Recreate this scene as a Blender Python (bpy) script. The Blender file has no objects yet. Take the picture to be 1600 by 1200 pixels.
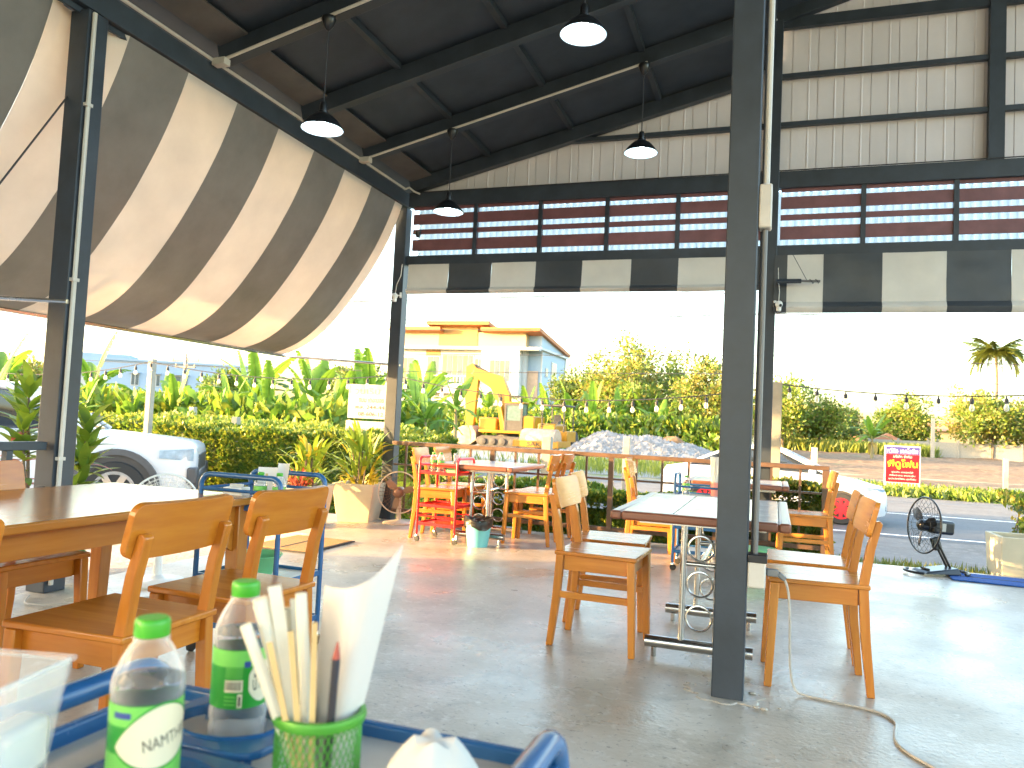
import bpy, bmesh, math, random
from mathutils import Vector, Matrix, noise as mnoise
R = math.radians
rnd = random.Random(7)
scene = bpy.context.scene
COL = scene.collection

# ---------------------------------------------------------------- camera, sky, sun, exposure
YAW, PITCH, ROLL = R(18.95), R(3.0), R(2.75)
CAM = Vector((0, 0, 1.15))
fw = Vector((-math.sin(YAW)*math.cos(PITCH), math.cos(YAW)*math.cos(PITCH), math.sin(PITCH)))
r0 = Vector((math.cos(YAW), math.sin(YAW), 0)); u0 = r0.cross(fw)
rr = r0*math.cos(ROLL) + u0*math.sin(ROLL); uu = -r0*math.sin(ROLL) + u0*math.cos(ROLL)
cd = bpy.data.cameras.new('camera'); cam = bpy.data.objects.new('camera', cd); COL.objects.link(cam)
cam.matrix_world = Matrix(((rr.x, uu.x, -fw.x, CAM.x), (rr.y, uu.y, -fw.y, CAM.y), (rr.z, uu.z, -fw.z, CAM.z), (0, 0, 0, 1)))
cd.sensor_width = 36; cd.lens = 36*1204/1600; cd.clip_start = .05; cd.clip_end = 3000
cd.dof.use_dof = True; cd.dof.focus_distance = 3.6; cd.dof.aperture_fstop = 7.5
scene.camera = cam

SUN_AZ, SUN_EL = R(25), R(7.5)          # azimuth measured from -X towards -Y
sdir = Vector((-math.cos(SUN_AZ)*math.cos(SUN_EL), -math.sin(SUN_AZ)*math.cos(SUN_EL), math.sin(SUN_EL)))
w = bpy.data.worlds.new('World'); scene.world = w; w.use_nodes = True
nt = w.node_tree; bg = nt.nodes['Background']
sky = nt.nodes.new('ShaderNodeTexSky'); sky.sky_type = 'NISHITA'; sky.sun_disc = False
sky.sun_elevation = SUN_EL; sky.sun_rotation = math.atan2(sdir.x, sdir.y)
sky.dust_density = 3.0; sky.air_density = 1.0; sky.ozone_density = 1.0
nt.links.new(sky.outputs[0], bg.inputs[0]); bg.inputs[1].default_value = .15
sl = bpy.data.lights.new('sun', 'SUN'); so = bpy.data.objects.new('sun', sl); COL.objects.link(so)
sl.energy = 2.0; sl.angle = R(.6); sl.color = (1, .62, .27)
so.rotation_euler = (-sdir).to_track_quat('-Z', 'Y').to_euler(); so.location = (-30, -15, 20)
scene.view_settings.view_transform = 'Standard'; scene.view_settings.look = 'None'
scene.view_settings.gamma = 1; scene.view_settings.use_curve_mapping = False
scene.view_settings.exposure = 3.9
scene.render.engine = 'CYCLES'
cy = scene.cycles
cy.max_bounces = 7; cy.diffuse_bounces = 4; cy.glossy_bounces = 3; cy.transmission_bounces = 6; cy.transparent_max_bounces = 10
cy.caustics_reflective = False; cy.caustics_refractive = False; cy.sample_clamp_indirect = 6
cy.use_denoising = True

# ---------------------------------------------------------------- materials
MAT = {}
def lin(c):
    return tuple(((v/255)/12.92 if v/255 <= .04045 else ((v/255+.055)/1.055)**2.4) for v in c)
def mat(name, col, rough=.5, metal=0, var=.12, vscale=6, col2=None, bump=0, bscale=40, stretch=None, spec=.5, trans=0, rvar=0, objrand=0, alpha=None):
    m = bpy.data.materials.new(name); m.use_nodes = True; MAT[name] = m
    n = m.node_tree.nodes; L = m.node_tree.links; b = n['Principled BSDF']
    b.inputs['Roughness'].default_value = rough; b.inputs['Metallic'].default_value = metal
    b.inputs['Specular IOR Level'].default_value = spec
    tc = n.new('ShaderNodeTexCoord'); src = tc.outputs['Object']
    if stretch:
        mp = n.new('ShaderNodeMapping'); mp.inputs['Scale'].default_value = stretch
        L.new(src, mp.inputs[0]); src = mp.outputs[0]
    nz = n.new('ShaderNodeTexNoise'); nz.inputs['Scale'].default_value = vscale; nz.inputs['Detail'].default_value = 6; nz.inputs['Roughness'].default_value = .6
    L.new(src, nz.inputs['Vector'])
    c1 = tuple(max(0, v*(1-var)) for v in col) if col2 is None else col
    c2 = tuple(min(1, v*(1+var)) for v in col) if col2 is None else col2
    rp = n.new('ShaderNodeValToRGB'); rp.color_ramp.elements[0].position = .3; rp.color_ramp.elements[1].position = .7
    rp.color_ramp.elements[0].color = (*c1, 1); rp.color_ramp.elements[1].color = (*c2, 1)
    L.new(nz.outputs['Fac'], rp.inputs[0]); cout = rp.outputs[0]
    if objrand:
        oi = n.new('ShaderNodeObjectInfo'); hs = n.new('ShaderNodeHueSaturation')
        mr = n.new('ShaderNodeMapRange'); mr.inputs['To Min'].default_value = 1-objrand; mr.inputs['To Max'].default_value = 1+objrand
        L.new(oi.outputs['Random'], mr.inputs['Value']); L.new(mr.outputs[0], hs.inputs['Value']); L.new(cout, hs.inputs['Color']); cout = hs.outputs[0]
    L.new(cout, b.inputs['Base Color'])
    if rvar:
        mr2 = n.new('ShaderNodeMapRange'); mr2.inputs['To Min'].default_value = max(.02, rough-rvar); mr2.inputs['To Max'].default_value = min(1, rough+rvar)
        L.new(nz.outputs['Fac'], mr2.inputs['Value']); L.new(mr2.outputs[0], b.inputs['Roughness'])
    if bump:
        n2 = n.new('ShaderNodeTexNoise'); n2.inputs['Scale'].default_value = bscale; n2.inputs['Detail'].default_value = 4
        L.new(src, n2.inputs['Vector'])
        bp = n.new('ShaderNodeBump'); bp.inputs['Strength'].default_value = bump; bp.inputs['Distance'].default_value = .01
        L.new(n2.outputs['Fac'], bp.inputs['Height']); L.new(bp.outputs[0], b.inputs['Normal'])
    if trans:
        t = n.new('ShaderNodeBsdfTranslucent'); L.new(cout, t.inputs[0]); mx = n.new('ShaderNodeMixShader'); mx.inputs[0].default_value = trans
        L.new(b.outputs[0], mx.inputs[1]); L.new(t.outputs[0], mx.inputs[2]); L.new(mx.outputs[0], n['Material Output'].inputs[0])
    if alpha is not None:      # thin clear plastic: see-through with a fresnel gloss
        tr = n.new('ShaderNodeBsdfTransparent'); mx = n.new('ShaderNodeMixShader'); lw = n.new('ShaderNodeLayerWeight'); lw.inputs[0].default_value = .35
        mr3 = n.new('ShaderNodeMapRange'); mr3.inputs['To Min'].default_value = alpha; mr3.inputs['To Max'].default_value = min(1, alpha+.6)
        tr.inputs[0].default_value = (*[.5+.5*v for v in col], 1)
        L.new(lw.outputs['Facing'], mr3.inputs['Value']); L.new(mr3.outputs[0], mx.inputs[0])
        L.new(tr.outputs[0], mx.inputs[1]); L.new(b.outputs[0], mx.inputs[2]); L.new(mx.outputs[0], n['Material Output'].inputs[0])
    return m
def emis(name, col, s):
    m = bpy.data.materials.new(name); m.use_nodes = True; MAT[name] = m
    b = m.node_tree.nodes['Principled BSDF']; b.inputs['Base Color'].default_value = (*col, 1)
    b.inputs['Emission Color'].default_value = (*col, 1); b.inputs['Emission Strength'].default_value = s; return m
def glass(name, col, ior=1.33, rough=0):
    m = bpy.data.materials.new(name); m.use_nodes = True; MAT[name] = m
    b = m.node_tree.nodes['Principled BSDF']; b.inputs['Base Color'].default_value = (*col, 1); b.inputs['Transmission Weight'].default_value = 1
    b.inputs['IOR'].default_value = ior; b.inputs['Roughness'].default_value = rough; return m

for ax, st in (('x', (1.2, 14, 14)), ('y', (14, 1.2, 14)), ('z', (14, 14, 1.2))):
    mat('wood_'+ax, (.45, .148, .018), .25, col2=(.57, .225, .034), vscale=2.2, stretch=st, bump=.06, bscale=8, objrand=.10, rvar=.08)
    mat('wood_deep_'+ax, (.43, .125, .010), .24, col2=(.54, .185, .018), vscale=2.2, stretch=st, bump=.06, bscale=8, objrand=.08, rvar=.08)
    mat('wood_red_'+ax, (.38, .125, .014), .2, col2=(.48, .175, .024), vscale=2.2, stretch=st, bump=.05, bscale=8, rvar=.08)
    mat('wood_dark_'+ax, (.16, .055, .03), .3, col2=(.24, .09, .05), vscale=2.2, stretch=st, bump=.05, bscale=8)
mat('tile', (.60, .61, .63), .16, col2=(.68, .69, .70), vscale=9, rvar=.06)
mat('grout', (.25, .24, .23), .8)
mat('steel', (.55, .54, .52), .25, 1, var=.06, rvar=.08)
mat('dark_steel', (.030, .040, .054), .48, 0, var=.25, vscale=5, bump=.05, bscale=60, rvar=.12)
mat('rail_steel', (.11, .062, .036), .40, 0, var=.3, vscale=7, rvar=.12)
mat('ceiling', (.036, .050, .072), .62, var=.22, vscale=3, bump=.12, bscale=90, objrand=.12)
mat('eave_board', (.085, .08, .08), .7, var=.2, vscale=4)
mat('cladding', (.76, .70, .71), .55, var=.06, vscale=2, objrand=.03, rvar=.1)
mat('red_slat', (.19, .078, .086), .5, var=.18, vscale=6, objrand=.06)
mat('polycarbonate', (.72, .82, .90), .3, var=.08, vscale=2, trans=.75)
mat('conduit', (.55, .52, .47), .45, var=.1)
mat('cable', (.45, .42, .38), .5)
mat('plastic_white', (.78, .77, .74), .35, var=.04)
mat('plastic_black', (.012, .013, .016), .28, var=.2)
mat('plastic_grey', (.16, .16, .16), .5)
mat('rubber', (.02, .02, .02), .7)
mat('awn_white', (.74, .68, .62), .55, var=.07, vscale=2.5, bump=.25, bscale=7, trans=.36)
mat('awn_dark', (.235, .215, .195), .42, var=.15, vscale=2.5, bump=.3, bscale=7, trans=.16)
mat('val_white', (.74, .70, .64), .5, var=.07, vscale=3, bump=.2, bscale=9, trans=.22)
mat('val_dark', (.055, .062, .072), .4, var=.15, vscale=3, bump=.25, bscale=9, trans=.08)
mat('blue_paint', (.022, .105, .26), .25, var=.12, vscale=10, rvar=.06)
mat('red_paint', (.62, .012, .014), .28, var=.12, vscale=10)
mat('tray_board', (.55, .50, .44), .4, var=.06)
mat('green_cap', (.06, .36, .02), .35, var=.05)
mat('label_green', (.02, .26, .025), .35, var=.1, vscale=18)
mat('label_light', (.17, .52, .09), .35, var=.1, vscale=18)
mat('label_cream', (.74, .64, .45), .4, var=.03)
mat('ink', (.012, .012, .012), .5)
mat('ink_blue', (.03, .06, .25), .5)
mat('ink_red', (.28, .03, .02), .5)
mat('paper', (.80, .73, .67), .6, var=.04, trans=.2)
mat('straw_wrap', (.84, .81, .70), .5, var=.06, trans=.3)
mat('bamboo', (.62, .42, .18), .5, var=.12, vscale=20)
mat('pencil', (.03, .03, .04), .3)
mat('pencil_red', (.35, .06, .04), .35)
mat('mesh_green', (.07, .30, .03), .35, .2)
mat('clear_plastic', (.93, .93, .92), .08, alpha=.05)
mat('bottle_plastic', (.95, .97, .97), .06, alpha=.05)
glass('water', (.97, .99, .99), 1.33)
mat('frosted_plastic', (.85, .85, .82), .3, alpha=.35)
mat('tissue', (.70, .68, .64), .8, var=.03, trans=.25)
mat('teal_plastic', (.16, .52, .53), .35, var=.08)
mat('bag_black', (.02, .018, .015), .3, var=.3, bump=.6, bscale=14)
mat('tub_green', (.22, .60, .28), .35, var=.1, trans=.2)
mat('pink_plastic', (.75, .30, .27), .4, trans=.2)
mat('fan_brown', (.20, .105, .06), .35, var=.12)
mat('fan_beige', (.62, .53, .40), .4)
mat('fan_blade_clear', (.55, .38, .25), .2, alpha=.45)
mat('coir', (.36, .22, .08), .95, var=.35, vscale=90, bump=.8, bscale=160)
mat('blue_mat', (.012, .075, .28), .85, var=.25, vscale=60, bump=.5, bscale=120)
mat('planter', (.56, .49, .34), .7, var=.08, vscale=5, bump=.15, bscale=25)
mat('soil', (.06, .04, .025), .95, var=.3, vscale=20)
mat('concrete_post', (.30, .28, .235), .85, var=.12, vscale=8, bump=.2, bscale=40)
def leafmat(name, c, c2, tr=.45, rough=.45):
    return mat(name, c, rough, col2=c2, vscale=2.5, trans=tr, objrand=.14)
leafmat('leaf_banana', (.11, .22, .020), (.20, .34, .035), .5)
leafmat('leaf_banana_old', (.42, .30, .05), (.30, .20, .06), .35)
leafmat('leaf_hedge', (.075, .15, .018), (.15, .25, .028), .4)
leafmat('leaf_hedge_gold', (.20, .24, .022), (.32, .34, .035), .4)
leafmat('leaf_tree', (.12, .20, .028), (.22, .30, .04), .4)
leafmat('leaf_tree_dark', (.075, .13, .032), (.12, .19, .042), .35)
leafmat('leaf_tree_dry', (.22, .20, .045), (.30, .27, .06), .3)
leafmat('leaf_palm', (.12, .17, .03), (.21, .24, .045), .35)
leafmat('leaf_croton', (.15, .25, .022), (.28, .37, .035), .4)
leafmat('leaf_croton_gold', (.42, .32, .02), (.5, .42, .04), .3)
leafmat('leaf_croton_red', (.40, .06, .045), (.50, .14, .06), .3)
leafmat('grass', (.12, .17, .025), (.24, .27, .045), .3)
mat('bark', (.16, .12, .085), .9, var=.25, vscale=12, bump=.5, bscale=30)
mat('banana_stem', (.26, .24, .10), .6, col2=(.20, .13, .06), vscale=5, stretch=(6, 6, 1))
mat('car_white', (.60, .60, .62), .18, var=.01, spec=.6)
mat('car_trim', (.07, .068, .072), .5, var=.15)
mat('car_glass', (.018, .024, .030), .05, spec=.8, var=.1)
mat('chrome', (.7, .7, .7), .12, 1, var=.02)
mat('headlight', (.32, .40, .48), .08, var=.25, vscale=14)
mat('wheel_red', (.75, .02, .03), .3)
mat('yellow_paint', (.34, .15, .002), .4, var=.12, vscale=3)
mat('machine_dark', (.05, .045, .042), .6, var=.2)
mat('rusty_steel', (.32, .22, .15), .55, .4, col2=(.44, .34, .25), vscale=6)
mat('cab_glass', (.10, .15, .15), .08, var=.2)
mat('wall_cream', (.42, .34, .20), .8, var=.04)
mat('wall_white', (.46, .455, .44), .8, var=.03)
mat('wall_grey', (.30, .38, .46), .8, var=.04)
mat('wall_tan', (.36, .20, .07), .8, var=.08)
mat('roof_orange', (.36, .13, .035), .7, var=.12)
mat('roof_brown', (.36, .17, .10), .7, var=.15)
mat('brick_tan', (.55, .36, .24), .8, var=.15, vscale=2)
mat('window_glass', (.07, .10, .12), .08, var=.2)
mat('curtain', (.20, .16, .09), .7)
mat('pale_blue_wall', (.24, .33, .45), .8, var=.05)
mat('stone', (.26, .262, .27), .85, var=.25, objrand=.2, vscale=4)
mat('board_white', (.42, .40, .36), .4, var=.02)
mat('sign_red', (.38, .004, .010), .35, var=.03)
mat('sign_navy', (.06, .05, .22), .35, var=.03)
mat('sign_yellow', (.85, .68, .02), .4, var=.03)
mat('sign_white', (.55, .54, .52), .4, var=.02)
mat('paint_white', (.72, .70, .66), .7, var=.15, vscale=3)
mat('wire', (.03, .03, .035), .6)
mat('bulb_glass', (.95, .93, .88), .12, var=.01, alpha=.30)
mat('lamp_black', (.010, .011, .014), .3)
mat('lamp_inner', (.42, .52, .56), .35)
emis('bulb_lit', (.86, .95, 1.0), 7)

# ground materials, all driven by world position
def ground_mat(name, layers, rough=.9, bump=.5, bscale=30, rough_noise=None):
    """layers: list of (colour, noise scale, threshold, softness) mixed one over the other"""
    m = bpy.data.materials.new(name); m.use_nodes = True; MAT[name] = m
    n = m.node_tree.nodes; L = m.node_tree.links; b = n['Principled BSDF']; b.inputs['Roughness'].default_value = rough
    g = n.new('ShaderNodeTexCoord'); prev = None
    for c, s, th, sf in layers:
        nz = n.new('ShaderNodeTexNoise'); nz.inputs['Scale'].default_value = s; nz.inputs['Detail'].default_value = 7; nz.inputs['Roughness'].default_value = .65
        L.new(g.outputs['Object'], nz.inputs['Vector'])
        if prev is None:
            rgb = n.new('ShaderNodeRGB'); rgb.outputs[0].default_value = (*c, 1); prev = rgb.outputs[0]; continue
        mr = n.new('ShaderNodeMapRange'); mr.inputs['From Min'].default_value = th-sf; mr.inputs['From Max'].default_value = th+sf
        L.new(nz.outputs['Fac'], mr.inputs['Value'])
        mx = n.new('ShaderNodeMixRGB'); mx.inputs[2].default_value = (*c, 1); L.new(mr.outputs[0], mx.inputs[0]); L.new(prev, mx.inputs[1]); prev = mx.outputs[0]
    L.new(prev, b.inputs['Base Color'])
    nb = n.new('ShaderNodeTexNoise'); nb.inputs['Scale'].default_value = bscale; nb.inputs['Detail'].default_value = 5; L.new(g.outputs['Object'], nb.inputs['Vector'])
    bp = n.new('ShaderNodeBump'); bp.inputs['Strength'].default_value = bump; bp.inputs['Distance'].default_value = .02
    L.new(nb.outputs['Fac'], bp.inputs['Height']); L.new(bp.outputs[0], b.inputs['Normal'])
    if rough_noise:
        nr = n.new('ShaderNodeTexNoise'); nr.inputs['Scale'].default_value = rough_noise[0]; nr.inputs['Detail'].default_value = 6; L.new(g.outputs['Object'], nr.inputs['Vector'])
        mr = n.new('ShaderNodeMapRange'); mr.inputs['From Min'].default_value = .35; mr.inputs['From Max'].default_value = .65
        mr.inputs['To Min'].default_value = rough_noise[1]; mr.inputs['To Max'].default_value = rough_noise[2]
        L.new(nr.outputs['Fac'], mr.inputs['Value']); L.new(mr.outputs[0], b.inputs['Roughness'])
    return m
ground_mat('floor_concrete', [((.47, .405, .32), 1, 0, 0), ((.37, .31, .235), .8, .5, .2), ((.54, .48, .40), 2.1, .56, .14), ((.29, .25, .20), 4.5, .64, .10), ((.57, .52, .45), 15, .62, .07), ((.22, .195, .165), 34, .63, .05), ((.14, .125, .105), 70, .70, .03)], .4, .14, 45, (1.4, .22, .44))
ground_mat('terrain', [((.15, .145, .07), 1, 0, 0), ((.30, .25, .16), .35, .5, .12), ((.13, .17, .05), .9, .55, .08), ((.36, .31, .22), 6, .6, .06)], .95, .6, 12)
ground_mat('gravel_ground', [((.30, .29, .28), 1, 0, 0), ((.27, .25, .23), 9, .5, .06), ((.42, .41, .39), 28, .56, .04), ((.14, .13, .12), 45, .62, .04)], .9, 1.0, 40)
ground_mat('field_soil', [((.19, .105, .046), 1, 0, 0), ((.13, .075, .034), .9, .5, .08), ((.25, .145, .068), 2.5, .56, .06), ((.13, .11, .045), .5, .62, .05)], .95, 1.0, 5)
ground_mat('asphalt', [((.055, .058, .064), 1, 0, 0), ((.072, .074, .078), .6, .52, .12), ((.04, .04, .042), 14, .6, .08)], .75, .3, 60)
ground_mat('road_shoulder', [((.125, .12, .115), 1, 0, 0), ((.095, .09, .082), 1.5, .52, .1), ((.16, .15, .14), 7, .58, .06)], .9, .5, 25)

# ---------------------------------------------------------------- mesh helpers
class MB:
    def __init__(s): s.v = []; s.f = []; s.M = None; s.mi = []; s.cur = 0
    def add(s, vs, fs):
        o = len(s.v)
        if s.M is not None: vs = [s.M @ Vector(v) for v in vs]
        s.v += [tuple(v) for v in vs]; s.f += [tuple(i+o for i in f) for f in fs]; s.mi += [s.cur]*len(fs); return s
    def box(s, x0, x1, y0, y1, z0, z1):
        return s.add([(x0,y0,z0),(x1,y0,z0),(x1,y1,z0),(x0,y1,z0),(x0,y0,z1),(x1,y0,z1),(x1,y1,z1),(x0,y1,z1)],
                     [(3,2,1,0),(4,5,6,7),(0,1,5,4),(1,2,6,5),(2,3,7,6),(3,0,4,7)])
    def bar(s, p, q, w, h, up=(0,0,1), w2=None, h2=None):
        p = Vector(p); q = Vector(q); d = (q-p).normalized(); up = Vector(up)
        if abs(d.dot(up)) > .99: up = Vector((1,0,0))
        a = d.cross(up).normalized(); b = a.cross(d).normalized()
        w2 = w if w2 is None else w2; h2 = h if h2 is None else h2
        vs = []
        for c, ww, hh in ((p, w, h), (q, w2, h2)):
            vs += [c-a*ww/2-b*hh/2, c+a*ww/2-b*hh/2, c+a*ww/2+b*hh/2, c-a*ww/2+b*hh/2]
        return s.add(vs, [(0,1,2,3),(7,6,5,4),(1,0,4,5),(2,1,5,6),(3,2,6,7),(0,3,7,4)])
    def tube(s, pts, r, n=8, closed=False, caps=True):
        pts = [Vector(p) for p in pts]; m = len(pts); rs = r if isinstance(r, (list, tuple)) else [r]*m
        rings = []; ref = None
        for i in range(m):
            d = (pts[(i+1) % m]-pts[i-1]) if closed else (pts[min(i+1, m-1)]-pts[max(i-1, 0)])
            d.normalize()
            if ref is None:
                ref = Vector((0,0,1)) if abs(d.z) < .9 else Vector((1,0,0))
            a = (ref-d*ref.dot(d)).normalized(); ref = a; b = d.cross(a)
            rings.append([pts[i]+(a*math.cos(2*math.pi*k/n)+b*math.sin(2*math.pi*k/n))*rs[i] for k in range(n)])
        vs = [v for ring in rings for v in ring]; fs = []
        for i in range(m if closed else m-1):
            j = (i+1) % m
            for k in range(n): fs.append((i*n+k, i*n+(k+1) % n, j*n+(k+1) % n, j*n+k))
        if caps and not closed: fs += [tuple(range(n))[::-1], tuple((m-1)*n+k for k in range(n))]
        return s.add(vs, fs)
    def lathe(s, prof, n=24, c=(0,0,0), sq=(1,1)):
        vs = []; fs = []; c = Vector(c)
        for r, z in prof:
            for k in range(n):
                a = 2*math.pi*k/n; vs.append(c+Vector((r*math.cos(a)*sq[0], r*math.sin(a)*sq[1], z)))
        for i in range(len(prof)-1):
            for k in range(n): fs.append((i*n+k, i*n+(k+1) % n, (i+1)*n+(k+1) % n, (i+1)*n+k))
        if prof[0][0] > 1e-4: fs.append(tuple(range(n))[::-1])
        if prof[-1][0] > 1e-4: fs.append(tuple((len(prof)-1)*n+k for k in range(n)))
        return s.add(vs, fs)
    def lathe_open(s, prof, n=24, c=(0,0,0)):
        vs = []; fs = []; c = Vector(c)
        for r, z in prof:
            for k in range(n):
                a = 2*math.pi*k/n; vs.append(c+Vector((r*math.cos(a), r*math.sin(a), z)))
        for i in range(len(prof)-1):
            for k in range(n): fs.append((i*n+k, i*n+(k+1) % n, (i+1)*n+(k+1) % n, (i+1)*n+k))
        return s.add(vs, fs)
    def prism(s, poly, f0, f1):
        """poly: 2D outline; f0, f1 map a 2D point to the two end faces"""
        n = len(poly); vs = [f0(*p) for p in poly]+[f1(*p) for p in poly]
        return s.add(vs, [tuple(range(n))[::-1], tuple(range(n, 2*n))]+[(i, (i+1) % n, n+(i+1) % n, n+i) for i in range(n)])
    def grid(s, fn, nu, nv, thick=None):
        vs = [fn(i/nu, j/nv) for i in range(nu+1) for j in range(nv+1)]
        fs = [(i*(nv+1)+j, (i+1)*(nv+1)+j, (i+1)*(nv+1)+j+1, i*(nv+1)+j+1) for i in range(nu) for j in range(nv)]
        return s.add(vs, fs)
    def sphere(s, c, r, n=12, m=8, sc=(1,1,1)):
        prof = [(max(1e-5, math.sin(math.pi*i/m))*1, -math.cos(math.pi*i/m)) for i in range(m+1)]
        vs = []; fs = []
        for pr, pz in prof:
            for k in range(n):
                a = 2*math.pi*k/n; vs.append((c[0]+r*pr*math.cos(a)*sc[0], c[1]+r*pr*math.sin(a)*sc[1], c[2]+r*pz*sc[2]))
        for i in range(m):
            for k in range(n): fs.append((i*n+k, i*n+(k+1) % n, (i+1)*n+(k+1) % n, (i+1)*n+k))
        return s.add(vs, fs)
    def mesh(s, name, mats, smooth=False, bevel=0, seg=2, angle=None, solid=0):
        me = bpy.data.meshes.new(name); me.from_pydata(s.v, [], s.f)
        mats = mats if isinstance(mats, (list, tuple)) else [mats]
        for m in mats: me.materials.append(MAT[m])
        if len(mats) > 1: me.polygons.foreach_set('material_index', s.mi)
        bm = bmesh.new(); bm.from_mesh(me)
        if solid:
            bmesh.ops.recalc_face_normals(bm, faces=bm.faces)
            bmesh.ops.solidify(bm, geom=bm.faces[:], thickness=solid)
        bmesh.ops.recalc_face_normals(bm, faces=bm.faces)
        if bevel:
            es = [e for e in bm.edges if len(e.link_faces) == 2 and e.calc_face_angle(0) > R(30)]
            rb_ = bmesh.ops.bevel(bm, geom=es, offset=bevel, segments=seg, affect='EDGES', profile=.5, clamp_overlap=True)
            for f_ in bm.faces: f_.smooth = smooth
            for f_ in rb_['faces']: f_.smooth = True
        bm.to_mesh(me); bm.free()
        if smooth or bevel:
            if smooth: me.polygons.foreach_set('use_smooth', [True]*len(me.polygons))
            if smooth: me.set_sharp_from_angle(angle=R(angle if angle else 38))
        me.update(); return me
    def build(s, name, mats, parent=None, loc=None, smooth=False, bevel=0, seg=2, angle=None, solid=0):
        return put(name, s.mesh(name, mats, smooth, bevel, seg, angle, solid), parent, loc)
def put(name, me, parent=None, loc=None, rot=None, scale=None):
    o = bpy.data.objects.new(name, me); COL.objects.link(o)
    if parent is not None: o.parent = parent
    if loc is not None: o.location = loc
    if rot is not None: o.rotation_euler = rot
    if scale is not None: o.scale = scale
    return o
def tag(o, label, cat, group=None, kind=None):
    o['label'] = label; o['category'] = cat
    if group: o['group'] = group
    if kind: o['kind'] = kind
    return o
def thing(name, label, cat, loc=(0,0,0), rz=0, group=None):
    o = bpy.data.objects.new(name, None); COL.objects.link(o); o.location = loc; o.rotation_euler = (0,0,rz); o.empty_display_size = .1
    return tag(o, label, cat, group)
def struct(o): o['kind'] = 'structure'; return o
def dup(root, loc, rz, label, group=None, scale=None, parent=None):
    kids = {}
    def cp(o, par):
        c = o.copy(); COL.objects.link(c); c.parent = par
        for ch in KIDS.get(o.name, ()): cp(ch, c)
        return c
    r = cp(root, parent); r.location = loc; r.rotation_euler = (0,0,rz)
    if scale: r.scale = (scale,)*3 if isinstance(scale, (int, float)) else scale
    r['label'] = label
    if group: r['group'] = group
    return r
KIDS = {}
def index(root):
    def rec(o):
        KIDS[o.name] = list(o.children)
        for c in o.children: rec(c)
    rec(root); return root
def smoothstep(a, b, x):
    t = max(0, min(1, (x-a)/(b-a))); return t*t*(3-2*t)
def fbm(x, y, z=0, s=1): return mnoise.fractal(Vector((x*s, y*s, z*s)), 1, 2, 4)

# lettering: outlines of the built-in font as flat meshes
_txt = {}
def text_geo(body, size=1.0, bold=0.0):
    cu = bpy.data.curves.new('lettering', 'FONT'); cu.body = body; cu.size = size; cu.align_x = 'CENTER'; cu.align_y = 'CENTER'; cu.resolution_u = 3; cu.offset = bold
    o = bpy.data.objects.new('lettering', cu); COL.objects.link(o); bpy.context.view_layer.update()
    me = bpy.data.meshes.new_from_object(o.evaluated_get(bpy.context.evaluated_depsgraph_get()))
    vs = [tuple(v.co) for v in me.vertices]; fs = [tuple(p.vertices) for p in me.polygons]
    bpy.data.objects.remove(o); bpy.data.curves.remove(cu); bpy.data.meshes.remove(me)
    return vs, fs
def text_fit(body, width, height=None, bold=0.0):
    vs, fs = text_geo(body, 1, bold)
    if not vs: return [], []
    x0 = min(v[0] for v in vs); x1 = max(v[0] for v in vs); y0 = min(v[1] for v in vs); y1 = max(v[1] for v in vs)
    sx = width/(x1-x0); sy = sx if height is None else height/(y1-y0)
    return [((v[0]-(x0+x1)/2)*sx, (v[1]-(y0+y1)/2)*sy, 0) for v in vs], fs
def flat_text(name, body, width, height, m, parent, fn, bold=0.0):
    vs, fs = text_fit(body, width, height, bold)
    if not vs: return None
    mb = MB(); mb.add([fn(v[0], v[1]) for v in vs], fs)
    me = bpy.data.meshes.new(name); me.from_pydata(mb.v, [], mb.f); me.materials.append(MAT[m]); me.update()
    o = put(name, me, parent); o['kind'] = 'stuff'; return o
TX = {}

# ---------------------------------------------------------------- ground and road
def gz(x, y):
    n = -.13-.20*smoothstep(0, 3, -4.25-x)
    return n+(-.5-n)*smoothstep(8.3, 11.6, y)
def sheet(name, m, xs, ys, dz, hfn=None):
    mb = MB(); nx, ny = len(xs)-1, len(ys)-1
    h = hfn or gz
    vs = [(x, y, h(x, y)+dz) for x in xs for y in ys]
    mb.add(vs, [(i*(ny+1)+j, (i+1)*(ny+1)+j, (i+1)*(ny+1)+j+1, i*(ny+1)+j+1) for i in range(nx) for j in range(ny)])
    return struct(mb.build(name, m, smooth=True))
def steps(a, b, n): return [a+(b-a)*i/n for i in range(n+1)]
gx = [-1200, -400, -150, -60]+steps(-30, 20, 50)+[60, 150, 400, 1200]
gy = [-400, -100, -30]+steps(-12, 14, 40)+[20, 40, 70, 120, 300, 800, 1500]
sheet('ground', 'terrain', gx, gy, 0)
sheet('gravel_forecourt', 'gravel_ground', steps(-16, -4.2, 30), steps(-9, 9.2, 36), .006)
sheet('road', 'asphalt', [-220, 0, 220], [14.9, 20.4], .012)
sheet('road_shoulder', 'road_shoulder', [-220, 0, 220], [11.7, 14.9], .008)
sheet('road_shoulder', 'road_shoulder', [-220, 0, 220], [20.4, 26.2], .008)
for yy in (15.25, 19.9):
    sheet('road_line', 'paint_white', [-220, 0, 220], [yy, yy+.13], .017)
sheet('gravel_lot', 'gravel_ground', steps(-60, -.5, 40), steps(27.5, 60, 30), .01, lambda x, y: gz(x, y)+.12*fbm(x, y, 0, .12)*smoothstep(28, 34, y))
sheet('soil_field', 'field_soil', steps(1, 90, 80), steps(27.5, 108, 70), .01, lambda x, y: gz(x, y)+(.10*math.sin(y*2.4+fbm(x, y, 3, .2)*3)+.12*fbm(x, y, 9, .5)+.35*smoothstep(40, 80, y))*smoothstep(27.5, 31, y))
fl = MB(); fl.box(-4.25, 7, -7, 8.12, -.4, 0)
struct(fl.build('floor', 'floor_concrete', bevel=.015))
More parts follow.
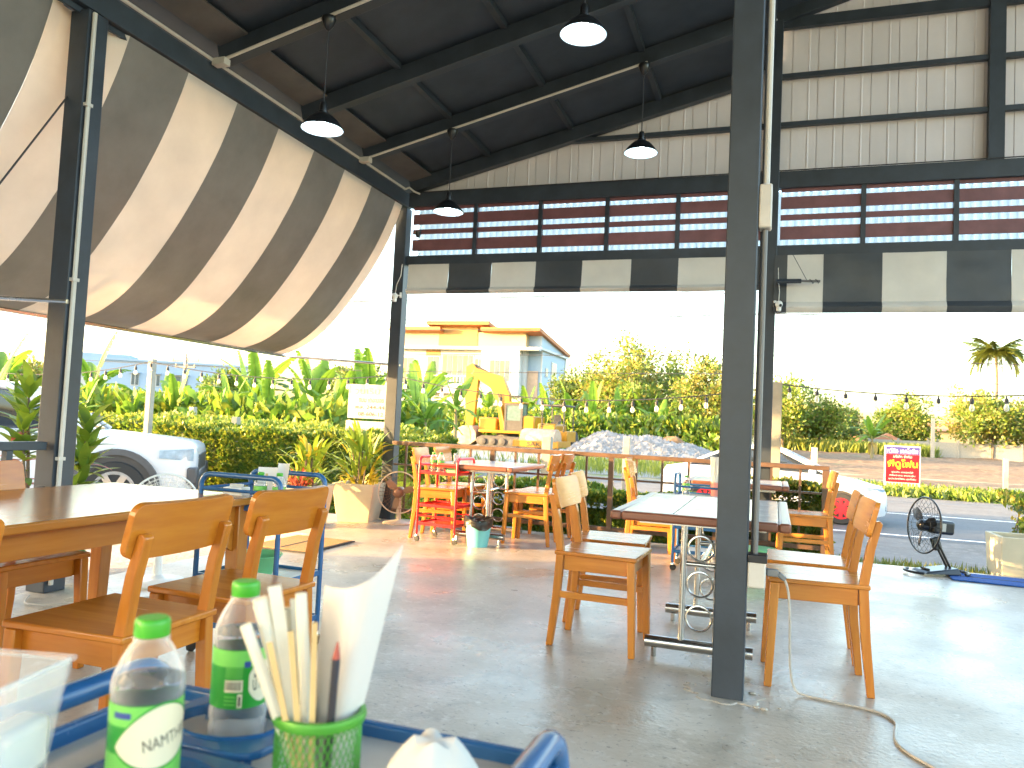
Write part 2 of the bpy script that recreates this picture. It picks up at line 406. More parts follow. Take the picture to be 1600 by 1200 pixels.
fl = MB(); fl.box(-5.25, -4.253, 6.62, 8.12, -.4, -.015); struct(fl.build('floor_apron', 'floor_concrete', bevel=.01))

# ---------------------------------------------------------------- columns
def column(name, label, x, y, top, s=.15, plate=True, group='steel columns'):
    t = thing(name, label, 'column', (x, y, 0), 0, group)
    m = MB(); m.box(-s/2, s/2, -s/2, s/2, .0, top); m.build('shaft', 'dark_steel', t, bevel=.006)
    return t
c_left = column('steel_column', 'dark steel column behind the long wooden table, awning strut fixed to it', -4.2, 3.62, 3.62, .15)
c_mid = column('steel_column', 'dark steel corner column beside the cream planters and low brown fan', -4.2, 8.03, 3.62, .14)
c_ctr = column('steel_column', 'wide dark steel column standing in the open floor before the tiled table', -.165, 3.62, 4.86, .135)
c_frn = column('steel_column', 'slim dark steel column at the front railing, behind the wide floor column', -.09, 8.03, 5.35, .12)
c_bl = column('steel_column', 'dark steel column left of the picture holding the side eave', -4.2, -.8, 3.62, .15)
c_r1 = column('steel_column', 'dark steel column at the right end of the front wall', 4.6, 8.03, 6.6, .14)
c_r2 = column('steel_column', 'dark steel column on the right side of the open hall', 4.6, 3.62, 6.6, .14)
c_r3 = column('steel_column', 'dark steel column on the near right side of the hall', 4.6, -.8, 6.6, .14)
for c, yy in ((c_left, 0), (c_bl, 0)):
    m = MB(); m.tube([(.092, -.045, .05), (.092, -.045, 3.6)], .014, 8); m.build('conduit', 'conduit', c, smooth=True)
    for z in (.8, 1.9, 3.0):
        m = MB(); m.box(.076, .108, -.068, -.022, z, z+.02); m.build('clip', 'conduit', c)
m = MB(); m.box(-.02, .02, -.13, -.076, .56, .62); m.box(-.03, .03, -.10, -.077, .54, .64); m.build('latch', 'dark_steel', c_left, bevel=.004)
# broken screed round the floor column
rb = random.Random(3); m = MB()
pts = [(.17+.10*rb.random(), 2*math.pi*k/26) for k in range(26)]
m.prism([(r*math.cos(a)*.85, r*math.sin(a)*.62) for r, a in pts], lambda a, b: (a, b, -.01), lambda a, b: (a*.85, b*.85, .004))
m.build('screed_patch', 'floor_concrete', c_ctr)
for k in range(7):
    a = rb.random()*6.28; r = .13+.12*rb.random(); m = MB(); m.sphere((r*math.cos(a), r*math.sin(a)*.7-.03, .008), .006+.008*rb.random(), 6, 4, (1.3, .8, .5)); m.build('mortar_lump', 'floor_concrete', c_ctr)
# pipes and boxes on the floor column
m = MB(); m.tube([(.098, -.02, .63), (.098, -.02, 2.08)], .012, 8); m.build('conduit', 'plastic_grey', c_ctr, smooth=True)
m = MB(); m.tube([(.098, -.02, 2.28), (.098, -.02, 4.8)], .014, 8); m.build('conduit', 'conduit', c_ctr, smooth=True)
m = MB(); m.box(.069, .125, -.06, .02, 2.08, 2.28); m.build('junction_box', 'conduit', c_ctr, bevel=.008)
m = MB(); m.box(.069, .145, -.065, .02, .49, .63); m.build('socket_box', 'conduit', c_ctr, bevel=.008)
m = MB(); m.box(.069, .15, -.07, .025, .60, .635); m.build('socket_lid', 'plastic_black', c_ctr, bevel=.004)
m = MB(); m.tube([(.085, .09, 0.5), (.085, .09, 4.8)], .010, 6); m.build('cable', 'wire', c_ctr, smooth=True)

# ---------------------------------------------------------------- roof
SL = .245
def rz_(x): return SL*(x+4.15)
PUR = [-4.15, -3.17, -2.21, -1.26, -.31]
RAF = [8.05-1.1*k for k in range(14)]
roof = thing('roof', 'dark sloping roof with steel rafters, purlins and grey ceiling boards', 'roof', (0,0,0))
xs = PUR+[-.10]
for j in range(len(RAF)-1):
    for i in range(len(xs)-1):
        m = MB(); x0, x1, y0, y1 = xs[i]+.004, xs[i+1]-.004, RAF[j+1]+.004, RAF[j]-.004
        zz = [3.985+rz_(x0), 3.985+rz_(x1)]
        m.add([(x0,y0,zz[0]),(x1,y0,zz[1]),(x1,y1,zz[1]),(x0,y1,zz[0]),(x0,y0,zz[0]+.02),(x1,y0,zz[1]+.02),(x1,y1,zz[1]+.02),(x0,y1,zz[0]+.02)],
              [(3,2,1,0),(4,5,6,7),(0,1,5,4),(1,2,6,5),(2,3,7,6),(3,0,4,7)]); m.build('ceiling_board', 'ceiling', roof)
m = MB(); m.add([(-5.0,-7,3.985+rz_(-5.0)+.03),(-.1,-7,3.985+rz_(-.1)+.03),(-.1,8.6,3.985+rz_(-.1)+.03),(-5.0,8.6,3.985+rz_(-5.0)+.03)], [(0,1,2,3)]); m.build('roof_sheet', 'ceiling', roof, solid=.03)
for y in RAF:
    m = MB(); m.bar((-4.13, y, 3.875+rz_(-4.13)), (-.23, y, 3.875+rz_(-.23)), .09, .15); m.build('rafter', 'dark_steel', roof, bevel=.004)
for x in PUR[1:]:
    for j in range(len(RAF)-1):
        m = MB(); m.bar((x, RAF[j+1]+.047, 3.955+rz_(x)), (x, RAF[j]-.047, 3.955+rz_(x)), .055, .05); m.build('purlin', 'dark_steel', roof)
for j in range(8):
    m = MB(); m.add([(-4.12,RAF[j+1]+.05,3.94),(-3.86,RAF[j+1]+.05,4.005),(-3.86,RAF[j]-.05,4.005),(-4.12,RAF[j]-.05,3.94)], [(0,1,2,3)]); m.build('eave_board', 'eave_board', roof, solid=.012)
m = MB(); m.bar((-4.2, -7, 3.72), (-4.2, 8.12, 3.72), .10, .16); m.build('eave_beam', 'dark_steel', roof, bevel=.004)
m = MB(); m.tube([(-4.135, -2, 3.815), (-4.135, 7.9, 3.815)], .013, 8); m.build('conduit', 'conduit', roof, smooth=True)
for y, xa in ((4.75, -.3), (6.95, -1.2), (2.55, -.3)):
    m = MB(); m.tube([(-4.05, y-.06, 3.805+rz_(-4.05)), (xa, y-.06, 3.805+rz_(xa))], .012, 8); m.build('conduit', 'conduit', roof, smooth=True)
    m = MB(); m.box(-4.14, -4.02, y-.10, y-.03, 3.775, 3.83); m.build('junction_box', 'conduit', roof, bevel=.006)
m = MB(); m.tube([(-4.13, 7.9, 3.815), (-4.10, 7.93, 3.84), (-4.05, 7.96, 3.80), (-3.98, 7.97, 3.77)], .011, 8); m.build('conduit', 'conduit', roof, smooth=True)
# raised roof over the right half
roof2 = thing('raised_roof', 'raised dark roof over the right half of the hall with steel rafters', 'roof', (0,0,0))
def rz2(x): return 5.46+.30*(x+.1)
for j in range(len(RAF)-1):
    m = MB(); m.add([(-.16,RAF[j+1]+.004,rz2(-.16)),(5.2,RAF[j+1]+.004,rz2(5.2)),(5.2,RAF[j]-.004,rz2(5.2)),(-.16,RAF[j]-.004,rz2(-.16))], [(0,1,2,3)]); m.build('ceiling_board', 'ceiling', roof2, solid=.02)
for y in RAF:
    m = MB(); m.bar((-.1, y, rz2(-.1)-.075), (5.0, y, rz2(5.0)-.075), .09, .12); m.build('rafter', 'dark_steel', roof2, bevel=.004)
m = MB(); m.box(-.13, -.10, -7, 8.0, 4.99, 5.44); m.build('step_board', 'ceiling', roof2)
m = MB(); m.bar((-.165, -7, 4.92), (-.165, 7.99, 4.92), .10, .14); m.build('valley_beam', 'dark_steel', roof2)

# ---------------------------------------------------------------- gable wall over the front opening
wall = thing('gable_wall', 'gable wall of pale vertical metal cladding with dark girts above the front opening', 'wall', (0,0,0))
x = -4.1; k = 0
while x < 5.0:
    x1 = x+.245
    for xa, xb, top in ([(x, x1, None)] if not (x < -.1 < x1) else [(x, -.1, None), (-.1, x1, None)]):
        tf = (lambda q: 3.99+rz_(q)) if xb <= -.099 else (lambda q: rz2(q))
        ta, tb = tf(xa), tf(xb); y0 = 8.125
        if xb-xa < .03: continue
        m = MB(); mid = xa+.16
        vs = [(xa+.003,y0,3.74),(xb-.003,y0,3.74),(xb-.003,y0,tb-.02),(xa+.003,y0,ta-.02)]
        m.add(vs+[(p[0],p[1]+.01,p[2]) for p in vs], [(0,1,2,3),(7,6,5,4),(0,4,5,1),(1,5,6,2),(2,6,7,3),(3,7,4,0)])
        if xb-xa > .2:
            tm = tf(mid); m.add([(mid-.012,y0-.001,3.745),(mid+.012,y0-.001,3.745),(mid,y0-.006,3.745),(mid-.012,y0-.001,tm-.03),(mid+.012,y0-.001,tm-.03),(mid,y0-.006,tm-.03)], [(0,2,5,3),(2,1,4,5),(0,1,2),(3,5,4)])
        m.build('cladding_panel', 'cladding', wall)
    x = x1
m = MB(); m.add([(-4.12,8.14,3.7),(4.9,8.14,3.7),(4.9,8.14,rz2(4.9)-.03),(-.1,8.14,rz2(-.1)-.03),(-.1,8.14,3.96+rz_(-.1)),(-4.12,8.14,3.96+rz_(-4.12))], [(0,1,2,3,4,5)]); m.build('backing_sheet', 'cladding', wall, solid=.004)
m = MB(); m.box(-4.13, 4.55, 8.0, 8.10, 3.635, 3.80); m.build('top_beam', 'dark_steel', wall, bevel=.004)
m = MB(); m.box(-4.13, 4.55, 8.01, 8.09, 2.955, 3.055); m.build('lower_beam', 'dark_steel', wall, bevel=.004)
m = MB(); m.tube([(-4.0, 7.985, 3.795), (4.5, 7.985, 3.81)], .006, 6); m.build('wire', 'wire', wall)
for z, xa, h in ((4.30, -2.35, .045), (4.80, -.03, .045), (5.35, -.03, .11)):
    m = MB(); m.box(xa, 4.53, 8.05, 8.105, z-h/2, z+h/2); m.build('girt', 'dark_steel', wall)
m = MB(); m.box(1.80, 1.93, 8.03, 8.112, 3.80, 5.98); m.build('gable_post', 'dark_steel', wall)
for xm in (-3.29, -2.52, -1.77, -1.02, .75, 1.545, 2.33, 3.1, 3.88):
    m = MB(); m.box(xm-.022, xm+.022, 8.02, 8.08, 3.055, 3.635); m.build('mullion', 'dark_steel', wall)
bays = [(-4.10, -3.29), (-3.29, -2.52), (-2.52, -1.77), (-1.77, -1.02), (-1.02, -.15), (-.03, .75), (.75, 1.545), (1.545, 2.33), (2.33, 3.1), (3.1, 3.88), (3.88, 4.5)]
for xa, xb in bays:
    for z0, z1 in ((3.60, 3.633), (3.43, 3.55), (3.315, 3.37), (3.12, 3.25)):
        m = MB(); m.box(xa+.0225, xb-.0225, 8.04, 8.06, z0, z1); m.build('slat', 'red_slat', wall)
m = MB()
m.grid(lambda u, v: (-4.1+8.6*u, 8.22+.018*math.sin((-4.1+8.6*u)*2*math.pi/.075), 2.99+.66*v), 900, 1); m.build('corrugated_sheet', 'polycarbonate', wall, smooth=True)

# ---------------------------------------------------------------- rolled-up valances over the front opening
def valance(label, bounds, first_dark, z1, z0, y):
    t = thing('striped_valance', label, 'awning', (0,0,0), 0, 'rolled-up striped blinds over the front opening')
    dark = first_dark
    for a, b in zip(bounds[:-1], bounds[1:]):
        m = MB(); sd = rnd.random()*9
        def f(u, v, a=a, b=b, sd=sd):
            x = a+(b-a)*u; z = z1+(z0-z1)*v
            yy = y-.012*mnoise.noise(Vector((x*3, z*4, sd)))-.02*v
            if v > .82: yy -= .035*math.sin((v-.82)/.18*math.pi)
            return (x, yy, z)
        m.grid(f, 10, 22); m.build('stripe', 'val_dark' if dark else 'val_white', t, smooth=True, solid=.004); dark = not dark
    m = MB(); m.box(bounds[0], bounds[-1], y+.012, y+.045, z1-.01, z1+.03); m.build('head_rail', 'dark_steel', t)
    m = MB(); m.tube([(bounds[0], y-.005, z0+.03), (bounds[-1], y-.005, z0+.03)], .018, 8); m.build('bottom_tube', 'steel', t, smooth=True)
    return t
valance('striped white and navy blind rolled up left of the wide floor column', [-4.08, -3.57, -3.05, -2.53, -2.01, -1.48, -.99, -.47, -.18], False, 2.945, 2.60, 7.99)
v2 = valance('striped white and navy blind hanging lower at the right of the front opening', [-.05, .07, .40, .92, 1.46, 1.98, 2.5, 3.02, 3.54, 4.06, 4.5], True, 2.945, 2.37, 7.97)
m = MB(); m.tube([(-.02, 7.86, 2.665), (.20, 7.86, 2.665)], .022, 8); m.build('winder_tube', 'dark_steel', v2, smooth=True)
m = MB(); m.tube([(.20, 7.86, 2.665), (.37, 7.86, 2.66)], .012, 8); m.build('winder_tube', 'plastic_grey', v2, smooth=True)
m = MB(); m.tube([(.265+.013*k+.0, 7.86+.02*math.cos(k*1.57), 2.66+.02*math.sin(k*1.57)) for k in range(8)], .004, 5); m.build('rope', 'wire', v2)
m = MB(); m.tube([(.12, 7.9, 2.93), (.25, 7.86, 2.67)], .003, 5); m.build('rope', 'wire', v2)

# ---------------------------------------------------------------- side awnings
PROF = [(-4.18, 3.635), (-4.245, 3.45), (-4.33, 3.25), (-4.44, 3.04), (-4.58, 2.81), (-4.76, 2.56), (-4.97, 2.31), (-5.2, 2.10), (-5.45, 1.95), (-5.7, 1.865)]
def prof(t):
    s = t*(len(PROF)-1); i = min(int(s), len(PROF)-2); f = s-i
    p = [Vector(PROF[max(0, min(len(PROF)-1, i+k))]) for k in (-1, 0, 1, 2)]
    return .5*((2*p[1])+(p[2]-p[0])*f+(2*p[0]-5*p[1]+4*p[2]-p[3])*f*f+(3*p[1]-p[0]-3*p[2]+p[3])*f**3)
def awning(label, bounds, first_dark, ya, yb):
    t = thing('striped_awning', label, 'awning', (0,0,0), 0, 'striped roll-down awnings along the left side')
    dark = first_dark; yc = (ya+yb)/2; hw = (yb-ya)/2
    for a, b in zip(bounds[:-1], bounds[1:]):
        m = MB()
        def f(u, v, a=a, b=b):
            y = a+(b-a)*u; p = prof(v); q = 1-((y-yc)/hw)**2
            d = .025*q*math.sin(math.pi*v)+(.018*mnoise.noise(Vector((y*.9, v*2.2, 1)))+.008*mnoise.noise(Vector((y*2.2+v*3, v*7-y*.5, 4)))+.006*mnoise.noise(Vector((y*7+v*5, v*9, 8))))*math.sin(math.pi*min(1, v*1.05))
            edge = max(0, (y-(yb-.75))/.75) if yb > 5 else 0
            d += .016*edge*math.sin(y*26+v*3)*math.sin(math.pi*v)
            o_ = .12*max(0, 1-max(0, abs(y-3.62)-.10)/.2)*max(0, 1-v*3)
            return (p.x-d*.8-o_, y, p.y-d*.6)
        m.grid(f, 12, 40); m.build('stripe', 'awn_dark' if dark else 'awn_white', t, smooth=True, solid=.002); dark = not dark
    m = MB(); m.tube([(-5.7, ya-.05, 1.858), (-5.7, yb+.08, 1.858)], .022, 8); m.build('bottom_pipe', 'steel', t, smooth=True)
    m = MB(); m.box(-4.215, -4.195, ya, yb, 3.60, 3.638); m.build('head_rail', 'dark_steel', t)
    return t
ys = [3.374, 3.92]+[3.92+.548*k for k in range(1, 8)]+[7.93]
aw1 = awning('large grey and white striped awning swung out between the left column and the corner column', ys[:-1] if ys[-1]-ys[-2] < .05 else ys, False, 3.374, 7.93)
ys2 = [-.7]+[3.372-.548*k for k in range(7, -1, -1)]
aw2 = awning('striped grey and white awning at the left edge, stained, beyond the left column', ys2, False, -.7, 3.372)
for c, l in ((c_left, aw2), (c_mid, aw1)):
    yy = 3.52 if l is aw2 else 7.95
    m = MB(); m.tube([(-4.12, yy+.03, 1.77), (-5.7, yy+.03, 1.85)], .015, 8); m.build('strut', 'steel', l, smooth=True)
m = MB(); m.tube([(-4.25, 3.56, 3.09), (-4.3, 3.17, 2.36), (-4.36, 2.75, 1.6)], .006, 6); m.build('pull_rope', 'wire', aw2)

# ---------------------------------------------------------------- pendant lamps
lamp = None
def pendant(x, y, label):
    global lamp
    ztop = 3.795+rz_(x); drop = .83
    if lamp is not None: return dup(lamp, (x, y, ztop), 0, label)
    t = thing('pendant_lamp', label, 'lamp', (x, y, ztop), 0, 'lit pendant lamps under the roof')
    z = -drop
    m = MB(); m.lathe([(.05, 0), (.055, -.02), (.035, -.07), (.012, -.10), (.001, -.105)], 14); m.build('ceiling_hook', 'lamp_black', t, smooth=True)
    m = MB(); m.tube([(0, 0, -.09), (0, 0, z+.18)], .005, 6); m.build('cord', 'wire', t)
    m = MB(); m.lathe([(.001, z+.20), (.022, z+.195), (.028, z+.17), (.028, z+.13), (.036, z+.125), (.036, z+.10)], 16); m.build('socket', 'lamp_black', t, smooth=True)
    pr = [(.038, z+.115), (.055, z+.105), (.085, z+.085), (.115, z+.055), (.14, z+.022), (.152, z)]
    m = MB(); m.lathe_open(pr, 32); sh = m.build('shade', 'lamp_black', t, smooth=True)
    m = MB(); m.lathe_open([(r-.004, q-.002) for r, q in pr][::-1], 32); m.build('reflector', 'lamp_inner', sh, smooth=True)
    m = MB(); m.tube([(.152*math.cos(a*.196), .152*math.sin(a*.196), z) for a in range(32)], .004, 6, closed=True); m.build('rim', 'lamp_black', sh, smooth=True)
    m = MB(); m.lathe([(.001, z+.004), (.02, z+.008), (.032, z+.03), (.03, z+.06), (.018, z+.09), (.014, z+.11)], 16); m.build('bulb', 'bulb_lit', t, smooth=True)
    lamp = index(t); return t
pendant(-3.15, 4.69, 'lit black pendant lamp hanging near the striped awning, upper left')
pendant(-1.24, 4.69, 'lit black pendant lamp nearest the top edge, in the middle of the ceiling')
pendant(-1.23, 6.89, 'lit black pendant lamp hanging before the pale gable cladding')
pendant(-3.12, 6.89, 'lit black pendant lamp hanging before the red slats by the corner column')

# security cameras
def cctv(label, loc, rz):
    t = thing('security_camera', label, 'camera', loc, rz, 'white security cameras')
    m = MB(); m.box(-.012, .012, -.02, .02, -.03, .03); m.bar((0, 0, 0), (.05, 0, -.01), .014, .014); m.build('bracket', 'plastic_white', t, bevel=.003)
    m = MB(); m.sphere((.065, 0, -.015), .036, 14, 10); m.build('housing', 'plastic_white', t, smooth=True)
    m = MB(); m.sphere((.092, 0, -.028), .016, 10, 8); m.build('lens', 'plastic_black', t, smooth=True)
    m = MB(); m.lathe([(.001, -.085), (.022, -.08), (.024, -.05), (.02, -.03)], 14, (.065, 0, 0)); m.build('base', 'plastic_white', t, smooth=True)
    m = MB(); m.tube([(.06, 0, .02), (.05, .01, .12), (.01, .02, .22), (0, .02, .36)], .004, 5); m.build('cable', 'plastic_white', t, smooth=True)
cctv('white dome security camera on the corner column under the awning edge', (-4.14, 7.94, 2.58), R(-150))
cctv('white dome security camera on the slim front column below the right blind', (-.03, 7.955, 2.46), R(-60))
t = thing('spotlight', 'small black clamp spotlight on the red slats near the corner column', 'lamp', (-3.98, 7.98, 3.30), R(-30))
m = MB(); m.lathe([(.001, -.04), (.02, -.038), (.032, .0), (.034, .03)], 14); m.build('housing', 'lamp_black', t, smooth=True)
m = MB(); m.tube([(0, 0, -.03), (.0, .03, .05), (0, .05, .06)], .006, 6); m.build('arm', 'lamp_black', t)

# ---------------------------------------------------------------- railings
rail = thing('front_railing', 'brown steel railing with flat top rail and thin balusters along the front', 'railing', (0,0,0), 0, 'steel railings')
RY = 7.93
m = MB(); m.box(-4.12, .50, RY-.03, RY+.03, .855, .90); m.build('top_rail', 'rail_steel', rail, bevel=.004)
for z, xa, xb in ((.12, -4.1, .44),):
    m = MB(); m.box(xa, xb, RY-.018, RY+.018, z-.02, z+.02); m.build('bottom_rail', 'rail_steel', rail)
m = MB(); m.box(-4.1, .44, RY-.012, RY+.012, .625, .645); m.build('middle_rail', 'rail_steel', rail)
x = -3.95; k = 0
while x < .4:
    if k % 5 == 4: m = MB(); m.box(x-.025, x+.025, RY-.025, RY+.025, 0, .855); m.build('post', 'rail_steel', rail)
    else: m = MB(); m.box(x-.011, x+.011, RY-.011, RY+.011, .14, .855); m.build('baluster', 'rail_steel', rail)
    x += .262; k += 1
m = MB(); m.box(.44, .50, RY-.028, RY+.028, 0, .853); m.build('end_post', 'rail_steel', rail)
rail2 = thing('side_railing', 'dark steel side railing left of the left column', 'railing', (0,0,0), 0, 'steel railings')
m = MB(); m.box(-4.24, -4.17, -.7, 3.53, .86, .91); m.build('top_rail', 'dark_steel', rail2, bevel=.004)
for y in (3.3, 2.7, 2.1, 1.5, .9):
    m = MB(); m.box(-4.22, -4.18, y-.02, y+.02, 0, .86); m.build('post', 'dark_steel', rail2)
m = MB(); m.box(-4.22, -4.19, -.7, 3.53, .12, .16); m.build('bottom_rail', 'dark_steel', rail2)

# ---------------------------------------------------------------- chairs
def rounded_plank(w, h, r, t, bend, nseg=10):
    """upright plank in YZ, curved backwards at the middle, rounded corners"""
    m = MB(); cols = 16
    def edge(y):  # z range at y with rounded corners
        d = abs(y)-(w/2-r)
        c = 0 if d <= 0 else r-math.sqrt(max(0, r*r-d*d))
        return c
    ysx = [-w/2+w*i/cols for i in range(cols+1)]
    ysx = sorted(set(ysx+[-w/2+r*(1-math.cos(a*math.pi/10)) for a in range(6)]+[w/2-r*(1-math.cos(a*math.pi/10)) for a in range(6)]))
    vs = []; n = len(ysx)
    for side in (0, 1):
        for y in ysx:
            c = edge(y); x = -bend*(1-(2*y/w)**2)-(t if side else 0)
            vs += [(x, y, -h/2+c), (x, y, h/2-c)]
    fs = []
    for i in range(n-1):
        a = 2*i; b = 2*(i+1); o = 2*n
        fs += [(a, b, b+1, a+1), (o+a, o+a+1, o+b+1, o+b), (a+1, b+1, o+b+1, o+a+1), (a, o+a, o+b, b)]
    fs += [(0, 1, 2*n+1, 2*n), (2*n-2, 4*n-2, 4*n-1, 2*n-1)]
    return m.add(vs, fs)
def make_chair(label, loc, rz, group, tone='wood', stretch=True):
    t = thing('wooden_chair', label, 'chair', loc, rz, group); W = .20
    m = MB(); m.add([(-.215,-W,.478),(.225,-W-.012,.478),(.225,W+.012,.478),(-.215,W,.478),(-.215,-W,.50),(.225,-W-.012,.50),(.225,W+.012,.50),(-.215,W,.50)],
                    [(3,2,1,0),(4,5,6,7),(0,1,5,4),(1,2,6,5),(2,3,7,6),(3,0,4,7)]); m.build('seat', tone+'_x', t, bevel=.006)
    for s in (-1, 1):
        m = MB(); m.bar((.195, s*(W-.012), .477), (.215, s*(W-.004), 0), .042, .042, (1, 0, 0), .034, .034); m.build('front_leg', tone+'_z', t, bevel=.005)
        y = s*(W-.028)
        m = MB(); o = [(-.245,0),(-.222,.25),(-.208,.49),(-.232,.66),(-.261,.778),(-.251,.791),(-.231,.788),(-.196,.67),(-.166,.49),(-.180,.25),(-.212,0)]
        m.prism([(a, b) for a, b in o], lambda a, b, y=y: (a, y-.018, b), lambda a, b, y=y: (a, y+.018, b)); m.build('rear_post', tone+'_z', t, bevel=.005)
        m = MB(); m.box(-.165, .178, s*(W-.032)-.011, s*(W-.032)+.011, .40, .477); m.build('side_apron', tone+'_x', t, bevel=.003)
        if stretch:
            m = MB(); m.box(-.182, .19, s*(W-.022)-.010, s*(W-.022)+.010, .255, .29); m.build('stretcher', tone+'_x', t, bevel=.003)
    for xx in (.178, -.178):
        m = MB(); m.box(xx-.010, xx+.010, -W+.045, W-.045, .40, .477); m.build('apron', tone+'_y', t, bevel=.003)
    m = rounded_plank(.425, .165, .035, .022, .018)
    me = m.mesh('backrest', tone+'_y', bevel=.004); put('backrest', me, t, (-.206, 0, .80), (0, R(-13.5), 0))
    return index(t)
G1 = 'orange wooden chairs at the long wooden table'; G2 = 'wooden chairs at the tiled table in the middle'; G3 = 'wooden chairs at the table by the corner column'; G4 = 'wooden chairs at the table by the front railing'
ch = make_chair('orange wooden chair nearest the water bottles, seen from behind', (-1.93, 1.93, 0), R(181), G1, 'wood_deep', False)
dup(ch, (-1.91, 2.47, 0), R(177), 'orange wooden chair at the table end, beside the blue trolley', G1)
dup(ch, (-1.96, 1.15, 0), R(180), 'orange wooden chair cut by the left picture edge, near side of the long table', G1)
dup(ch, (-3.06, 2.45, 0), R(0), 'orange wooden chair on the far side of the long table', G1)
ch2 = make_chair('wooden chair left of the middle tiled table, nearer of the pair', (-.86, 4.16, 0), R(-2), G2, 'wood', True)
dup(ch2, (-.92, 4.68, 0), R(3), 'wooden chair left of the middle tiled table, farther of the pair', G2)
ch3 = make_chair('wooden chair right of the middle tiled table, nearer of the pair', (.205, 4.05, 0), R(183), G2, 'wood', False)
dup(ch3, (.20, 4.57, 0), R(179), 'wooden chair right of the middle tiled table, farther of the pair', G2)
dup(ch2, (-3.13, 7.08, 0), R(6), 'sunlit wooden chair behind the red trolley', G3)
dup(ch2, (-3.12, 7.58, 0), R(2), 'wooden chair against the railing beyond the red trolley', G3)
dup(ch2, (-2.25, 7.30, 0), R(183), 'sunlit wooden chair right of the waste bin, nearer of its pair', G3)
dup(ch2, (-2.22, 7.70, 0), R(180), 'wooden chair by the railing right of the waste bin, farther of its pair', G3)
dup(ch2, (-1.05, 7.22, 0), R(4), 'wooden chair beside the blue trolley with the pink cup, nearer the camera', G4)
dup(ch2, (-1.12, 7.65, 0), R(0), 'wooden chair against the railing left of the table with the white top', G4)
dup(ch2, (.27, 7.32, 0), R(182), 'wooden chair at the railing end near the parked white car', G4)

# ---------------------------------------------------------------- tables
def tile_table(label, x0, x1, y0, y1, h=.75, nx=3, ny=4, group='tiled tables on steel legs'):
    cx, cy = (x0+x1)/2, (y0+y1)/2; t = thing('tiled_table', label, 'table', (cx, cy, 0), 0, group)
    a, b = (x1-x0)/2, (y1-y0)/2; e = .055
    for s in (-1, 1):
        m = MB(); m.box(min(s*a, s*(a-e)), max(s*a, s*(a-e)), -b, b, h-.042, h+.002); m.build('edge_rail', 'wood_dark_y', t, bevel=.012, seg=3)
        m = MB(); m.box(-a+e, a-e, min(s*b, s*(b-e)), max(s*b, s*(b-e)), h-.042, h+.002); m.build('edge_rail', 'wood_dark_x', t, bevel=.012, seg=3)
    m = MB(); m.box(-a+e-.002, a-e+.002, -b+e-.002, b-e+.002, h-.03, h-.006); m.build('top_board', 'grout', t)
    tx, ty = 2*(a-e)/nx, 2*(b-e)/ny; m = MB(); m.box(-tx/2+.0025, tx/2-.0025, -ty/2+.0025, ty/2-.0025, -.006, .001); me = m.mesh('tile', 'tile', bevel=.0015, seg=1)
    for i in range(nx):
        for j in range(ny): put('tile', me, t, (-a+e+tx*(i+.5), -b+e+ty*(j+.5), h), (R(rnd.uniform(-.12, .12)), R(rnd.uniform(-.12, .12)), 0))
    for s in (-1, 1):
        m = MB(); m.box(-a+.11, a-.11, s*(b-.26)-.02, s*(b-.26)+.02, h-.075, h-.043); m.build('under_frame', 'steel', t)
    for s in (-1, 1):
        y = s*(b-.26); g = thing_part('pedestal', t)
        for xx in (-.085, .085):
            m = MB(); m.tube([(xx, y, .09), (xx, y, h-.07)], .017, 12); m.build('upright', 'steel', g, smooth=True)
        for z in (.155+.33,):
            m = MB(); m.tube([(-.07, y, z), (.07, y, z)], .012, 10); m.build('cross_bar', 'steel', g, smooth=True)
        for z in (.215, .385, .565):
            m = MB(); m.tube([(.063*math.cos(q*.2618), y, z+.063*math.sin(q*.2618)) for q in range(24)], .006, 7, closed=True); m.build('ring', 'steel', g, smooth=True)
        m = MB(); m.tube([(-.265, y, .075), (.265, y, .075)], .03, 14); m.build('foot_bar', 'steel', g, smooth=True)
        for xx in (-.22, .22):
            m = MB(); m.tube([(xx, y, 0), (xx, y, .055)], .014, 8); m.build('foot', 'steel', g, smooth=True)
    m = MB(); m.tube([(0, -b+.26, .485), (0, b-.26, .485)], .014, 10); m.build('long_bar', 'steel', t, smooth=True)
    return t
def thing_part(name, parent):
    o = bpy.data.objects.new(name, None); COL.objects.link(o); o.parent = parent; o.empty_display_size = .05; return o
tile_table('tiled table on ringed steel legs partly hidden by the wide floor column', -.76, .085, 3.80, 5.12)
tile_table('tiled table by the corner column with the red trolley and waste bin before it', -3.08, -2.26, 6.72, 7.78)
tile_table('tiled table close to the front railing behind the wide floor column', -.74, .13, 6.98, 7.80, .735, 3, 3)
lt = thing('long_wooden_table', 'long varnished wooden table at the left with orange chairs around it', 'table', (-2.78, 2.1, 0))
m = MB(); m.box(-.47, .47, -1.5, 1.06, .715, .75); m.build('table_top', 'wood_red_y', lt, bevel=.008)
for s in (-1, 1):
    m = MB(); m.box(s*.40-.013, s*.40+.013, -1.4, .97, .62, .7145); m.build('side_apron', 'wood_red_y', lt, bevel=.003)
    for y in (.95, -1.38):
        m = MB(); m.bar((s*.40, y, .714), (s*.415, y, 0), .075, .075, (1,0,0), .06, .06); m.build('leg', 'wood_red_z', lt, bevel=.005)
        m = MB(); d = -1 if y > 0 else 1
        m.prism([(0, .62), (0, .50), (.20, .62)], lambda a, b, y=y, d=d, s=s: (s*.40-.012, y+d*(.038+a), b), lambda a, b, y=y, d=d, s=s: (s*.40+.012, y+d*(.038+a), b)); m.build('corner_brace', 'wood_red_y', lt)
m = MB(); m.box(-.385, .385, .94, .965, .62, .7145); m.build('end_apron', 'wood_red_x', lt)

